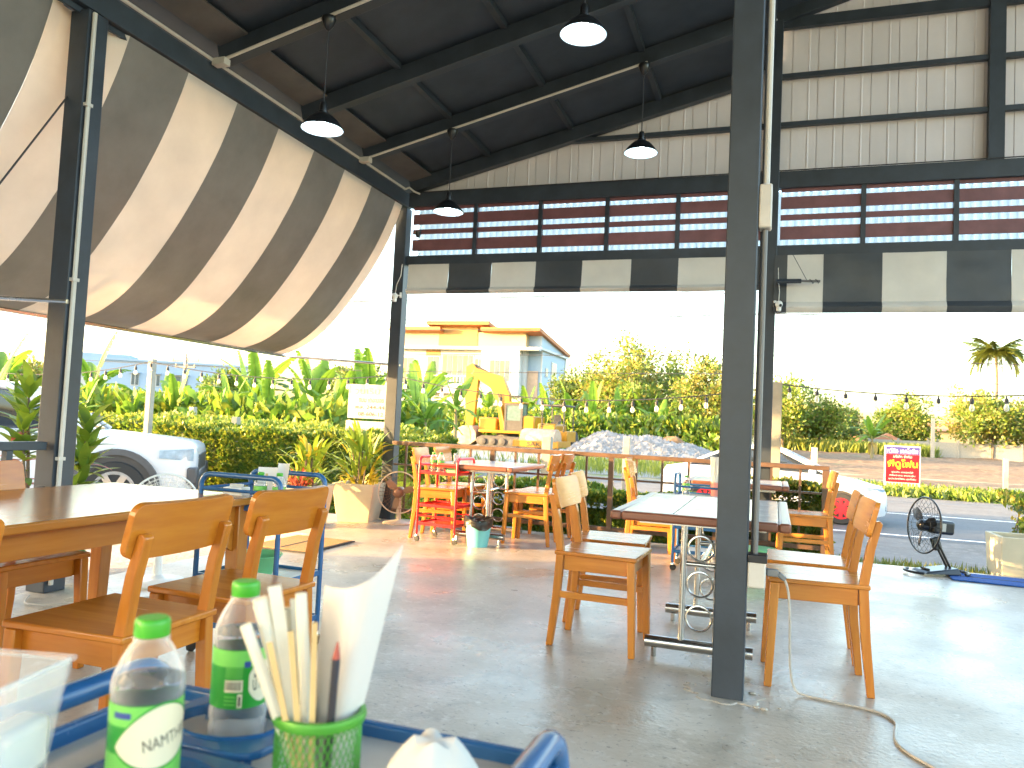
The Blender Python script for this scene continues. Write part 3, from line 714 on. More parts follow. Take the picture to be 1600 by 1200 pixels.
# ---------------------------------------------------------------- trolleys
def arc(p, q, r, n=5):
    return [p, q]
def trolley(name, label, cx, cy, rz, L, W, h, paint, trays, rails, group='wheeled serving trolleys', boards='tray_board', railr=.010):
    """end frames are bent tubes in the YZ plane at x=+-L/2"""
    t = thing(name, label, 'trolley', (cx, cy, 0), rz, group); rr_ = .05; w2 = W/2
    for s in (-1, 1):
        x = s*L/2; pts = [(x, -w2, .07), (x, -w2, h-rr_)]
        for k in range(1, 6): a = math.pi/2*k/5; pts.append((x, -w2+rr_*(1-math.cos(a)), h-rr_+rr_*math.sin(a)))
        for k in range(0, 6): a = math.pi/2*k/5; pts.append((x, w2-rr_+rr_*math.sin(a), h-rr_+rr_*math.cos(a)))
        pts += [(x, w2, .07)]
        m = MB(); m.tube(pts, .0125, 10); m.build('end_frame', paint, t, smooth=True)
        for yy in (-w2, w2):
            g = thing_part('caster', t)
            m = MB(); m.lathe([(.008, .07), (.014, .06), (.014, .045)], 10, (x, yy, 0)); m.build('stem', 'steel', g, smooth=True)
            m = MB(); m.M = Matrix.Translation((x+.006, yy, .026)) @ Matrix.Rotation(R(90), 4, 'X'); m.lathe([(.012, -.010), (.026, -.009), (.026, .009), (.012, .010)], 16); m.build('wheel', 'rubber', g, smooth=True)
        for z in rails:
            m = MB(); m.tube([(x, -w2, z), (x, w2, z)], railr*.8, 8); m.build('end_rail', paint, t, smooth=True)
    for z in trays:
        m = MB(); m.box(-L/2+.013, L/2-.013, -w2+.002, w2-.002, z-.006, z); m.build('tray', boards, t)
        for yy in (-w2, w2):
            m = MB(); m.bar((-L/2, yy, z), (L/2, yy, z), .012, .028); m.build('tray_edge', paint, t, bevel=.003)
        for x in (-L/2, L/2):
            m = MB(); m.bar((x, -w2, z), (x, w2, z), .012, .028); m.build('tray_edge', paint, t, bevel=.003)
    for z in rails:
        for yy in (-w2, w2):
            m = MB(); m.tube([(-L/2, yy, z), (L/2, yy, z)], railr*.8, 8); m.build('side_rail', paint, t, smooth=True)
    return t
trolley('serving_trolley', 'blue tubular trolley with bottles and menus behind the wooden chairs', -2.375, 3.235, R(90), .37, .45, .845, 'blue_paint', (.70, .36, .14), (.775,))
trolley('serving_trolley', 'bright red tubular trolley before the sunlit chair', -2.99, 6.90, R(-4), .40, .36, .80, 'red_paint', (.655, .345, .17), (.73, .245), boards='red_paint')
trolley('serving_trolley', 'blue tubular trolley with pink and white cup beside the wide floor column', -.56, 6.78, 0, .44, .34, .80, 'blue_paint', (.62, .36, .16), (.70, .44))
# the one the photographer's table things stand on
ft = trolley('serving_trolley', 'blue tubular trolley in the foreground carrying bottles, straw cup and clear box', -.425, .52, R(0), .47, .45, .858, 'blue_paint', (.816, .42, .16), (), boards='tray_board')

# ---------------------------------------------------------------- water bottles
def cyl_patch(poly_fn, r, nu, nv, c):
    """poly_fn(u,v)->(angle, z)"""
    m = MB(); m.grid(lambda u, v: (c[0]+r*math.cos(poly_fn(u, v)[0]), c[1]+r*math.sin(poly_fn(u, v)[0]), c[2]+poly_fn(u, v)[1]), nu, nv); return m
BP = [(.001, .004), (.022, .002), (.0275, .0), (.0305, .006), (.031, .02), (.0298, .026), (.031, .032), (.031, .038), (.0302, .042), (.0302, .105), (.0312, .110), (.0308, .116), (.0288, .124), (.024, .135), (.0178, .145), (.0138, .150), (.0135, .156)]
def bottle_meshes():
    k = {}
    m = MB(); m.lathe_open(BP, 40); k['shell'] = m.mesh('shell', 'bottle_plastic', smooth=True, angle=80)
    inner = [(max(.0005, r-.0012), z+.0012) for r, z in BP if z < .117]; inner += [(.0295, .1165), (.0005, .1168)]
    m = MB(); m.lathe(inner, 36); k['water'] = m.mesh('water', 'water', smooth=True, angle=50)
    m = MB(); cap = []
    for i in range(40):
        pass
    m.lathe([(.001, .168), (.0128, .168), (.0146, .1665), (.0152, .164), (.0152, .1545), (.0146, .153), (.001, .153)], 36); k['cap'] = m.mesh('cap', 'green_cap', smooth=True)
    m = MB(); m.lathe_open([(.0155, .1495), (.0158, .151), (.0155, .1525), (.0138, .1525)], 30); k['neck_ring'] = m.mesh('neck_ring', 'bottle_plastic', smooth=True)
    m = MB(); m.lathe_open([(.0306, .044), (.0306, .103)], 48); k['label'] = m.mesh('label', 'label_green', smooth=True)
    m = MB(); m.lathe_open([(.03072, .086), (.03072, .1025)], 48); k['label_band'] = m.mesh('label_band', 'label_light', smooth=True)
    return k
BM = bottle_meshes()
def small_bottle(loc, label, group, rz=0):
    t = thing('water_bottle', label, 'bottle', loc, rz, group)
    for n, me in BM.items(): put(n, me, t)
    m = MB()
    def f(u, v):
        a = -2.4+1.6*u; h = .021*math.sin(math.pi*u)**.7; return (a, .065+h*(2*v-1))
    cyl_patch(f, .0309, 16, 4, (0,0,0)); mm = cyl_patch(f, .0309, 16, 4, (0,0,0)); mm.build('label_oval', 'label_cream', t, smooth=True)
    return t
def text_on_cyl(name, body, width, height, r, a0, z0, matn, parent, tilt=0):
    vs, fs = text_fit(body, width, height)
    if not vs: return
    ct, st = math.cos(tilt), math.sin(tilt)
    out = []
    for x, y, _ in vs:
        x, y = x*ct-y*st, x*st+y*ct
        a = a0+x/r; out.append((r*math.cos(a), r*math.sin(a), z0+y))
    me = bpy.data.meshes.new(name); me.from_pydata(out, [], fs); me.materials.append(MAT[matn]); me.update(); put(name, me, parent)['kind'] = 'stuff'
TOP = .817
b1 = thing('water_bottle', 'front water bottle with green cap and large cream label panel with black lettering', 'bottle', (-.478, .515, TOP), 0, 'water bottles on the foreground trolley')
b2 = thing('water_bottle', 'rear water bottle with green cap and barcode on its dark green label', 'bottle', (-.505, .668, TOP), 0, 'water bottles on the foreground trolley')
for b in (b1, b2):
    b.scale = (.91, .91, .96)
    for n, me in BM.items():
        if b is b1 and n in ('label', 'label_band'): continue
        put(n, me, b)
# the view direction from each bottle back to the camera gives the label's facing side
def face_ang(loc): return math.atan2(-loc[1], -loc[0])
f1 = face_ang((-.478, .515)); f2 = face_ang((-.505, .668))
m = MB(); m.lathe_open([(.0306, .036), (.0306, .103)], 48); m.build('label', 'label_green', b1, smooth=True)
m = MB(); m.lathe_open([(.03070, .036), (.03070, .064)], 48); m.build('label_band', 'label_light', b1, smooth=True)
m = MB(); m.lathe_open([(.03071, .086), (.03071, .1025)], 48); m.build('label_band', 'label_light', b1, smooth=True)
def lens(u, v, a0=f1-.85, a1=f1+1.9):
    a = a0+(a1-a0)*u; h = .026*(math.sin(math.pi*min(1, u*1.05))**.75); zc = .0695+.008*math.sin(u*2.6); return (a, zc+h*(2*v-1))
m = cyl_patch(lens, .0309, 30, 6, (0,0,0)); m.build('label_panel', 'label_cream', b1, smooth=True)
for s in (-1, 1):
    def rimf(u, v, s=s):
        a, z = lens(u, .5+.5*s); return (a, z+(v-.5)*.0022)
    cyl_patch(rimf, .03098, 30, 1, (0,0,0)).build('label_rim', 'label_green', b1, smooth=True)
text_on_cyl('lettering', 'NAMTHIP', .044, .0095, .03105, f1+.66, .074, 'ink', b1, R(9))
m = cyl_patch(lambda u, v: (f1-.95+.55*u, .0925+.0050*v), .0309, 6, 1, (0,0,0)); m.build('label_mark', 'ink_blue', b1, smooth=True)
def lens2(u, v):
    a = f2+.30+1.1*u; h = .021*math.sin(math.pi*(.06+.94*u))**.6; return (a, .070+h*(2*v-1))
cyl_patch(lens2, .0309, 24, 6, (0,0,0)).build('label_panel', 'label_cream', b2, smooth=True)
text_on_cyl('lettering', 'น้ำทิพย์', .026, .017, .03105, f2+.86, .071, 'ink', b2, R(7))
cyl_patch(lambda u, v: (f2-.52+.62*u, .061+.012*v), .0309, 6, 1, (0,0,0)).build('barcode_panel', 'label_cream', b2, smooth=True)
for k in range(13):
    wv = .012+.010*((k*7) % 3)/2
    cyl_patch(lambda u, v, k=k, wv=wv: (f2-.49+.043*k+wv*u, .063+.0085*v), .03105, 1, 1, (0,0,0)).build('barcode_bar', 'ink', b2)
for k in range(5):
    cyl_patch(lambda u, v, k=k: (f2-.52+.6*u, .0755+.0022*k+.0009*v), .0309, 6, 1, (0,0,0)).build('fine_print', 'label_light', b2)
for k in range(3):
    cyl_patch(lambda u, v, k=k: (f2-.52+.4*u, .048+.0038*k+.0012*v), .0309, 6, 1, (0,0,0)).build('fine_print', 'label_light', b2)
cyl_patch(lambda u, v: (f2-.06+.16*u, .0455+.0135*v), .0309, 3, 1, (0,0,0)).build('fine_print', 'label_cream', b2)
cyl_patch(lambda u, v: (f2-.02+.07*u, .047+.010*v), .03105, 3, 1, (0,0,0)).build('bottle_symbol', 'ink', b2)
cyl_patch(lambda u, v: (f2+.12+.22*u, .0855+.006*v), .0309, 6, 1, (0,0,0)).build('label_mark', 'ink_blue', b2)
small_bottle((-2.30, 3.10, .70), 'small water bottle in front of the menus on the blue trolley', 'small water bottles on trolleys', 1.2)
small_bottle((-2.21, 3.12, .70), 'small water bottle nearest the trolley handle by the planters', 'small water bottles on trolleys', .4)
for i, (xx, yy) in enumerate(((-3.09, 6.80), (-3.02, 6.81))):
    o = small_bottle((xx, yy, .655), ('left', 'right')[i]+' one of two small water bottles on the red trolley', 'small water bottles on trolleys', 1+i)
    o.scale = (1.15,)*3
small_bottle((-.70, 6.72, .62), 'small water bottle on the blue trolley left of the pink cup', 'small water bottles on trolleys', .3)

# bottle holder plate with oval openings, on the foreground trolley
def ring_plate(name, cx, cy, z, ax, ay, ox, oy, m_, parent, n=40):
    m = MB(); vs = []
    for zz in (z, z+.008):
        for k in range(n):
            a = 2*math.pi*k/n; c, s_ = math.cos(a), math.sin(a)
            q = 1/max(abs(c)**6+abs(s_)**6, 1e-6)**(1/6)
            vs += [(cx+ox*c*q, cy+oy*s_*q, zz), (cx+ax*c, cy+ay*s_, zz)]
    fs = []
    for k in range(n):
        j = (k+1) % n; o = 2*n
        fs += [(2*k, 2*k+1, 2*j+1, 2*j), (o+2*k, o+2*j, o+2*j+1, o+2*k+1), (2*k, 2*j, o+2*j, o+2*k), (2*k+1, o+2*k+1, o+2*j+1, 2*j+1)]
    m.add(vs, fs); return m.build(name, m_, parent, bevel=.002)
hp = thing('bottle_holder', 'blue metal bottle holder plate with oval openings on the foreground trolley', 'holder', (0,0,0))
ring_plate('plate', -.505, .655, .834, .052, .040, .072, .060, 'blue_paint', hp)
ring_plate('plate', -.475, .527, .834, .048, .040, .072, .060, 'blue_paint', hp)
for (cx_, cy_, ax_, ay_) in ((-.505, .655, .052, .040), (-.475, .527, .048, .040)):
    m = MB(); m.tube([(cx_+(ax_+.002)*math.cos(a*.157), cy_+(ay_+.002)*math.sin(a*.157), .842) for a in range(40)], .0028, 6, closed=True); m.build('rim', 'blue_paint', hp, smooth=True)
for p in ((-.57, .60), (-.44, .60), (-.57, .705), (-.44, .705), (-.54, .475), (-.41, .475)):
    m = MB(); m.tube([(p[0], p[1], TOP), (p[0], p[1], .835)], .004, 6); m.build('leg', 'blue_paint', hp)

# mesh cup with straws, sticks, pencil and a menu sheet
CX, CY = -.367, .597
cup = thing('mesh_cup', 'green wire mesh cup holding straws, pencil and a paper sheet', 'cup', (CX, CY, TOP))
m = MB(); rC = .0365
for k in range(40):
    for d in (-1, 1):
        m.tube([(rC*math.cos(2*math.pi*k/40+d*q*.22), rC*math.sin(2*math.pi*k/40+d*q*.22), .004+.068*q/4) for q in range(5)], .0007, 4, caps=False)
m.build('mesh_wall', 'mesh_green', cup); cup.children[0]['kind'] = 'stuff'
m = MB(); m.lathe_open([(rC-.001, .069), (rC+.003, .071), (rC+.0042, .075), (rC+.003, .079), (rC-.001, .0795), (rC-.0025, .075), (rC-.001, .069)], 40); m.build('rim', 'mesh_green', cup, smooth=True)
m = MB(); m.lathe([(rC+.001, 0), (rC+.001, .004), (rC-.003, .005)], 40); m.build('base', 'mesh_green', cup, smooth=True)
rs = random.Random(11)
vl = Vector((-.35, .6, 0)).normalized(); vr_ = Vector((vl.y, -vl.x, 0))    # away from camera / to its right
def stick(name, label, cat, side, dep, lean, length, rad, m_, group=None, flat=False, top=None):
    b = Vector((CX, CY, TOP+.008))+vr_*side+vl*dep; d = (vr_*lean[0]+vl*lean[1]+Vector((0,0,1))).normalized()
    m = MB()
    if flat: m.bar(b, b+d*length, rad*2.2, rad*.9, vl)
    else: m.tube([b, b+d*length*.5, b+d*length], rad, 8)
    o = m.build(name, m_, smooth=not flat); tag(o, label, cat, group); return o, b+d*length, d
sl_ = ['leftmost paper-wrapped straw in the green cup', 'second paper-wrapped straw from the left in the green cup', 'third paper-wrapped straw from the left in the green cup', 'fourth paper-wrapped straw from the left in the green cup', 'fifth paper-wrapped straw from the left in the green cup', 'sixth paper-wrapped straw from the left in the green cup', 'rightmost paper-wrapped straw, against the paper sheet']
for k in range(7):
    stick('wrapped_straw', sl_[k], 'straw', -.006+.0004*k, -.012+.020*((k*2) % 3)/2, (-.40+.050*k+.03*((k*3) % 2), .04*(k % 2)-.02), .158+.008*((k*5) % 4), .0048+.0008*(k % 3), 'straw_wrap', 'paper-wrapped straws in the green cup', flat=(k % 2 == 1))
for k, (s_, l_) in enumerate(((-.008, -.26), (-.008, -.13), (-.003, -.03))):
    stick('wooden_stick', ('leftmost', 'middle', 'rightmost')[k]+' bare wooden stick among the straws', 'stick', s_, -.024, (l_, -.03), .140+.006*k, .0022, 'bamboo', 'wooden sticks in the green cup', flat=True)
o, p, d = stick('pencil', 'dark red and black pencil standing in the green cup', 'pencil', .008, -.026, (.03, -.02), .122, .0036, 'pencil')
m = MB(); m.tube([p, p+d*.014], [.0036, .0008], 8); m.build('tip', 'pencil_red', o)
# menu sheet, curled
mp = MB(); base = Vector((CX, CY, TOP+.01))
def sheetf(u, v):
    side = .010+.034*u+v*(.006+.034*u); dep = .014-.030*math.sin(math.pi*u)*(.6+.4*v)-.02*u*v
    hgt = v*(.172+.040*u**2); return tuple(base+vr_*(side-.012)*.96+vl*dep+Vector((0,0,hgt))-vr_*.006)
mp.grid(sheetf, 14, 16); ps = mp.build('menu_sheet', 'paper', None, smooth=True, solid=.0006)
tag(ps, 'curled blank paper sheet standing in the green mesh cup', 'paper')
# tissue sticking out of the tray
tm = MB()
def tis(u, v):
    a = 2*math.pi*u; r = (.012+.030*math.sin(math.pi*min(1, v*.82+.12)))*(1+.10*math.sin(3*a+1)+.05*math.sin(5*a+v*4)); return (-.258+r*math.cos(a), .596+r*math.sin(a)*.8, TOP+.002+.070*v+.003*math.sin(4*a)*v)
tm.grid(tis, 36, 10); tm.v.append((-.258, .596, TOP+.072)); n_ = len(tm.v)-1
tm.f += [(i*11+10, (i+1)*11+10, n_) for i in range(36)]; tm.mi += [0]*36
tag(tm.build('crumpled_tissue', 'tissue', None, smooth=True), 'crumpled white tissue on the foreground trolley beside the green cup', 'tissue')
# clear plastic box, bottom left
bx = thing('clear_box', 'clear plastic food box with lid clip at the lower left corner', 'box', (-.628, .442, TOP), R(14))
m = MB(); 
def shell(m, a, b, h0, h1, fl):
    o = [(-a,-b,h0),(a,-b,h0),(a,b,h0),(-a,b,h0),(-a-fl,-b-fl,h1),(a+fl,-b-fl,h1),(a+fl,b+fl,h1),(-a-fl,b+fl,h1)]
    m.add(o, [(3,2,1,0),(0,1,5,4),(1,2,6,5),(2,3,7,6),(3,0,4,7)])
shell(m, .062, .056, .0, .112, .012); m.build('tub', 'clear_plastic', bx, bevel=.006, solid=.0015)
m = MB(); m.tube([(-.075,-.069,.112),(.075,-.069,.112),(.075,.069,.112),(-.075,.069,.112)], .0028, 6, closed=True); m.build('rim', 'clear_plastic', bx, smooth=True)
m = MB(); m.box(.070, .098, -.045, .015, .045, .088); m.build('clip', 'frosted_plastic', bx, bevel=.008)
# things on the other trolleys
def menu(loc, rz, w_, h_, label, tilt=8, cat='menu', m_='paper'):
    t = MB(); t.grid(lambda u, v: ((u-.5)*w_*(1+.12*v), .01*math.sin(u*3)+.02*v*v, h_*v), 8, 8); o = t.build('menu_card', m_, None, smooth=True, solid=.0012); o.location = loc; o.rotation_euler = (R(-tilt), 0, rz); return tag(o, label, cat, 'menu cards on trolleys')
mc = menu((-2.335, 3.19, .702), R(28), .085, .185, 'larger printed menu card standing behind the bottles on the blue trolley')
m = MB(); m.box(-.034, -.020, -.004, -.0015, .135, .150); m.build('printed_spot', 'ink', mc); m = MB(); m.box(-.008, .004, -.004, -.0015, .140, .152); m.build('printed_spot', 'bamboo', mc)
menu((-2.29, 3.24, .702), R(20), .05, .205, 'narrow menu card behind the larger one on the blue trolley')
nb = thing('napkin_box', 'white napkin box on the blue trolley behind the wooden chair back', 'box', (-2.45, 3.12, .70), R(10))
m = MB(); m.box(-.05, .05, -.04, .04, 0, .085); m.build('case', 'plastic_white', nb, bevel=.004)
m = MB(); m.box(-.03, .03, -.012, .012, .085, .10); m.build('napkin', 'tissue', nb)
gt = thing('green_basin', 'green plastic basin on the lower tray of the blue trolley', 'basin', (-2.40, 3.22, .36)); m = MB(); m.lathe([(.001, .004), (.09, 0), (.13, .09), (.138, .095), (.134, .098), (.088, .006), (.001, .006)], 28); m.build('bowl', 'tub_green', gt, smooth=True)
gb = thing('green_box', 'bright green tissue box on the red trolley', 'box', (-2.91, 6.84, .655), R(-4)); m = MB(); m.box(-.055, .055, -.04, .04, 0, .065); m.build('case', 'tub_green', gb, bevel=.004); m = MB(); m.box(-.02, .02, -.01, .01, .065, .085); m.build('tissue', 'tissue', gb)
cpb = thing('napkin_cup', 'tall cup of napkins on the red trolley', 'cup', (-2.90, 6.91, .655)); m = MB(); m.lathe([(.028, 0), (.036, .12), (.033, .12), (.026, .004)], 20); m.build('cup_wall', 'frosted_plastic', cpb, smooth=True)
for k in range(5):
    m = MB(); a = k*1.3; m.bar((.012*math.cos(a), .012*math.sin(a), .01), (.028*math.cos(a), .022*math.sin(a), .17+.01*(k % 3)), .03, .002, (math.cos(a), math.sin(a), 0)); m.build('napkin', 'tissue', cpb)
pc = thing('pink_cup', 'tall pink and white cup on the blue trolley beside the floor column', 'cup', (-.45, 6.66, .62))
m = MB(); m.lathe([(.042, 0), (.044, .13)], 24); m.build('pink_base', 'pink_plastic', pc, smooth=True)
m = MB(); m.lathe([(.045, .13), (.054, .34), (.050, .34), (.042, .132)], 24); m.build('white_sleeve', 'frosted_plastic', pc, smooth=True)
tp = thing('small_box', 'small dark green box on the blue trolley with the pink cup', 'box', (-.38, 6.83, .62)); m = MB(); m.box(-.04, .04, -.03, .03, 0, .12); m.build('case', 'label_green', tp, bevel=.004)

# ---------------------------------------------------------------- bins, tubs, mats
bn = thing('waste_bin', 'teal plastic waste bin lined with a black bag', 'bin', (-2.60, 6.80, 0))
m = MB(); m.lathe([(.001, .0), (.095, 0), (.128, .23), (.133, .232), (.133, .242), (.124, .242), (.09, .008), (.001, .008)], 28); m.build('bucket', 'teal_plastic', bn, smooth=True)
m = MB()
def bagf(u, v):
    a = 2*math.pi*u; nn = mnoise.noise(Vector((3*math.cos(a), 3*math.sin(a), v*5)))
    if v < .5: r = .136+.010*nn; z = .175+.085*(v/.5)+.02*math.sin(3*a+1)*(1-v*2)+.015*nn
    else: r = .140-.125*(v-.5)/.5; z = .26-.05*(v-.5)*2+.035*nn+.03*math.sin(2*a)*(v-.5)
    return (r*math.cos(a), r*math.sin(a), z)
m.grid(bagf, 44, 14); m.build('bag', 'bag_black', bn, smooth=True)
tb = thing('green_tub', 'pale green plastic tub on the floor behind the wide column', 'tub', (-.10, 6.72, 0))
m = MB(); m.lathe([(.001, .0), (.15, 0), (.185, .20), (.192, .20), (.192, .21), (.178, .21), (.145, .01), (.001, .01)], 30); m.build('tub_wall', 'tub_green', tb, smooth=True)
m = MB(); m.lathe([(.175, .19), (.15, .235), (.001, .25)], 30); m.build('lid', 'tub_green', tb, smooth=True)
dm = thing('door_mat', 'brown coir door mat with dark border on the slab edge', 'mat', (-3.93, 5.94, .004))
m = MB(); m.box(-.29, .29, -.36, .36, 0, .014); m.build('pile', 'coir', dm, bevel=.004)
m = MB()
for q in ((-.31,-.29,-.38,.38),(.29,.31,-.38,.38)): m.box(*q, 0, .008)
for q in ((-.29,.29,-.38,-.36),(-.29,.29,.36,.38)): m.box(*q, 0, .008)
m.build('border', 'rubber', dm); m = MB(); m.box(-.02, .0, -.30, .30, .014, .0155); m.build('stripe', 'rubber', dm)
bm_ = thing('blue_door_mat', 'blue floor mat at the slab edge beside the black fan', 'mat', (1.93, 7.73, .003), R(-3)); m = MB(); m.box(-.45, .45, -.22, .22, 0, .012); m.build('pile', 'blue_mat', bm_, bevel=.004)
m = MB(); m.box(-.36, .30, -.012, .012, .012, .0135); m.build('groove', 'rubber', bm_)

# ---------------------------------------------------------------- fans
def guard(m, r, depth, n_ring, n_rad, wr):
    """two cages of wire rings and spokes, axis along +X"""
    for s in (-1, 1):
        for k in range(1, n_ring+1):
            q = r*k/n_ring; x = s*depth*(1-(k/n_ring)**2.2)
            m.tube([(x, q*math.cos(a*.2618), q*math.sin(a*.2618)) for a in range(24)], wr, 4, closed=True)
        for k in range(n_rad):
            a = 2*math.pi*k/n_rad; m.tube([(s*depth*(1-(i/5)**2.2), r*i/5*math.cos(a), r*i/5*math.sin(a)) for i in range(1, 6)], wr, 4, caps=False)
def blades(parent, r, n, m_, pitch=28):
    me = MB()
    def bf(u, v):
        rad = .035+(r-.035)*u; wv = (.10+.30*u-.12*u*u)*r*2.0*(.35+.65*math.sin(math.pi*min(1, .25+.62*u))); tt = (v-.5)*wv
        p = R(pitch)*(1-.4*u); return (math.sin(p)*tt, rad*math.cos(tt/rad*.9), rad*math.sin(tt/rad*.9))
    me.grid(bf, 10, 6); msh = me.mesh('blade', m_, smooth=True, solid=.003)
    for k in range(n): put('blade', msh, parent, None, (2*math.pi*k/n+.3, 0, 0))
# black fan on a leaning stand
f = thing('black_floor_fan', 'black floor fan on a tilted twin-tube stand by the slab edge', 'fan', (1.42, 7.80, 0), R(203))
hd = thing_part('head', f); hd.location = (.14, -.02, .43); hd.rotation_euler = (0, R(-4), 0)
m = MB(); guard(m, .245, .075, 3, 22, .0016); m.build('guard', 'plastic_black', hd)
m = MB(); m.tube([(0, .247*math.cos(a*.157), .247*math.sin(a*.157)) for a in range(40)], .008, 8, closed=True); m.build('guard_rim', 'plastic_black', hd, smooth=True)
bl = thing_part('rotor', hd); bl.location = (.01, 0, 0); blades(bl, .19, 3, 'plastic_black')
m = MB(); m.M = Matrix.Rotation(R(90), 4, 'Y'); m.lathe([(.001, .06), (.03, .055), (.05, .035), (.052, -.02)], 24); m.build('hub_cap', 'plastic_black', hd, smooth=True)
m = MB(); m.box(-.255, -.05, -.062, .062, -.062, .062); m.build('motor_housing', 'plastic_black', hd, bevel=.025, seg=4)
m = MB(); m.box(-.165, -.125, .0622, .0632, -.035, .035); m.build('rating_label', 'board_white', hd)
m = MB(); m.tube([(-.15, 0, .06), (-.15, 0, .085)], .008, 8); m.build('knob', 'plastic_black', hd, smooth=True)
m = MB(); m.bar((.06, 0, .33), (.02, 0, .22), .05, .07); m.build('neck', 'plastic_black', f, bevel=.012)
for s in (-.025, .025):
    m = MB(); m.tube([(.035, s, .28), (-.09, s, .05)], .011, 10); m.build('stand_tube', 'plastic_black', f, smooth=True)
m = MB(); m.add([(-.13,-.12,.02),(.20,-.12,.02),(.20,.12,.02),(-.13,.12,.02),(-.11,-.10,.075),(.17,-.10,.04),(.17,.10,.04),(-.11,.10,.075)], [(3,2,1,0),(4,5,6,7),(0,1,5,4),(1,2,6,5),(2,3,7,6),(3,0,4,7)]); m.build('base', 'plastic_black', f, bevel=.008)
for s, c_ in ((-1, -.16), (1, .22)):
    m = MB(); m.tube([(c_+s*.085*math.cos(a*math.pi/10-math.pi/2), .12*math.sin(a*math.pi/10-math.pi/2), .028) for a in range(11)], .012, 8); m.build('base_loop', 'plastic_black', f, smooth=True)
for k in range(4):
    m = MB(); m.box(.125, .15, -.05+.028*k, -.03+.028*k, .045, .058); m.build('button', 'rubber', f, bevel=.002)
# low brown fan by the corner column
f = thing('brown_fan', 'low brown fan with beige stand at the foot of the corner column', 'fan', (-3.90, 7.72, 0), R(-75))
hd = thing_part('head', f); hd.location = (.05, 0, .345)
m = MB(); guard(m, .225, .06, 5, 30, .0012); m.build('guard', 'fan_brown', hd)
m = MB(); m.tube([(0, .227*math.cos(a*.157), .227*math.sin(a*.157)) for a in range(40)], .007, 8, closed=True); m.build('guard_rim', 'fan_beige', hd, smooth=True)
bl = thing_part('rotor', hd); blades(bl, .18, 3, 'fan_blade_clear')
m = MB(); m.M = Matrix.Rotation(R(90), 4, 'Y'); m.lathe([(.001, .065), (.035, .06), (.06, .03), (.06, -.02)], 24); m.build('hub_cap', 'fan_brown', hd, smooth=True)
m = MB(); m.M = Matrix.Rotation(R(-90), 4, 'Y'); m.lathe([(.055, .03), (.055, .12), (.03, .15), (.001, .152)], 20); m.build('motor_housing', 'fan_beige', hd, smooth=True)
m = MB(); m.lathe([(.028, .02), (.026, .2), (.022, .30)], 16); m.build('pole', 'fan_beige', f, smooth=True)
m = MB(); m.lathe([(.001, .0), (.165, 0), (.17, .012), (.15, .025), (.05, .035), (.03, .05), (.001, .05)], 32); m.build('base', 'fan_beige', f, smooth=True)
# white fan behind the long table
f = thing('white_fan', 'white floor fan half hidden behind the long wooden table', 'fan', (-3.80, 4.10, 0), R(-30))
hd = thing_part('head', f); hd.location = (.05, 0, .49)
m = MB(); guard(m, .225, .06, 9, 36, .0014); m.build('guard', 'plastic_white', hd)
m = MB(); m.tube([(0, .227*math.cos(a*.157), .227*math.sin(a*.157)) for a in range(40)], .007, 8, closed=True); m.build('guard_rim', 'plastic_white', hd, smooth=True)
bl = thing_part('rotor', hd); blades(bl, .18, 3, 'plastic_grey')
m = MB(); m.M = Matrix.Rotation(R(-90), 4, 'Y'); m.lathe([(.055, .03), (.055, .12), (.03, .15), (.001, .152)], 20); m.build('motor_housing', 'plastic_white', hd, smooth=True)
m = MB(); m.lathe([(.028, .02), (.026, .2), (.022, .42)], 16); m.build('pole', 'plastic_white', f, smooth=True)
m = MB(); m.lathe([(.001, .0), (.18, 0), (.185, .012), (.16, .03), (.05, .04), (.03, .06), (.001, .06)], 32); m.build('base', 'plastic_white', f, smooth=True)

# extension cord
pts = [(-.02, 3.60, .56), (.035, 3.61, .555), (.07, 3.63, .50), (.085, 3.66, .38), (.09, 3.70, .22), (.10, 3.74, .09), (.125, 3.76, .02), (.18, 3.755, .006), (.28, 3.73, .006), (.38, 3.71, .006), (.46, 3.67, .006), (.50, 3.58, .006), (.485, 3.47, .006), (.475, 3.36, .006), (.50, 3.26, .006), (.58, 3.14, .006), (.70, 3.0, .006), (.9, 2.85, .006)]
def catm(P, n=6):
    P = [Vector(p) for p in P]; out = []
    for i in range(len(P)-1):
        p0, p1, p2, p3 = P[max(0, i-1)], P[i], P[i+1], P[min(len(P)-1, i+2)]
        for k in range(n):
            f = k/n; out.append(.5*((2*p1)+(p2-p0)*f+(2*p0-5*p1+4*p2-p3)*f*f+(3*p1-p0-3*p2+p3)*f**3))
    return out+[P[-1]]
ec = thing('extension_cord', 'grey extension cord plugged into the floor column, trailing across the concrete', 'cord', (0,0,0))
m = MB(); m.tube(catm(pts), .0055, 8); m.build('cable', 'cable', ec, smooth=True)
m = MB(); m.bar((-.018, 3.60, .56), (.03, 3.61, .556), .035, .03); m.bar((.03, 3.61, .556), (.06, 3.625, .53), .022, .022); m.build('plug', 'plastic_grey', ec, bevel=.005)
e2 = MB(); e2.tube(catm([(-4.12, 3.45, .012), (-3.95, 3.3, .012), (-3.75, 3.42, .012), (-3.6, 3.6, .012), (-3.5, 3.9, .012), (-3.7, 4.05, .02)]), .005, 6)
tag(e2.build('fan_cable', 'cable', None, smooth=True), 'grey fan cable on the floor under the long wooden table', 'cable')

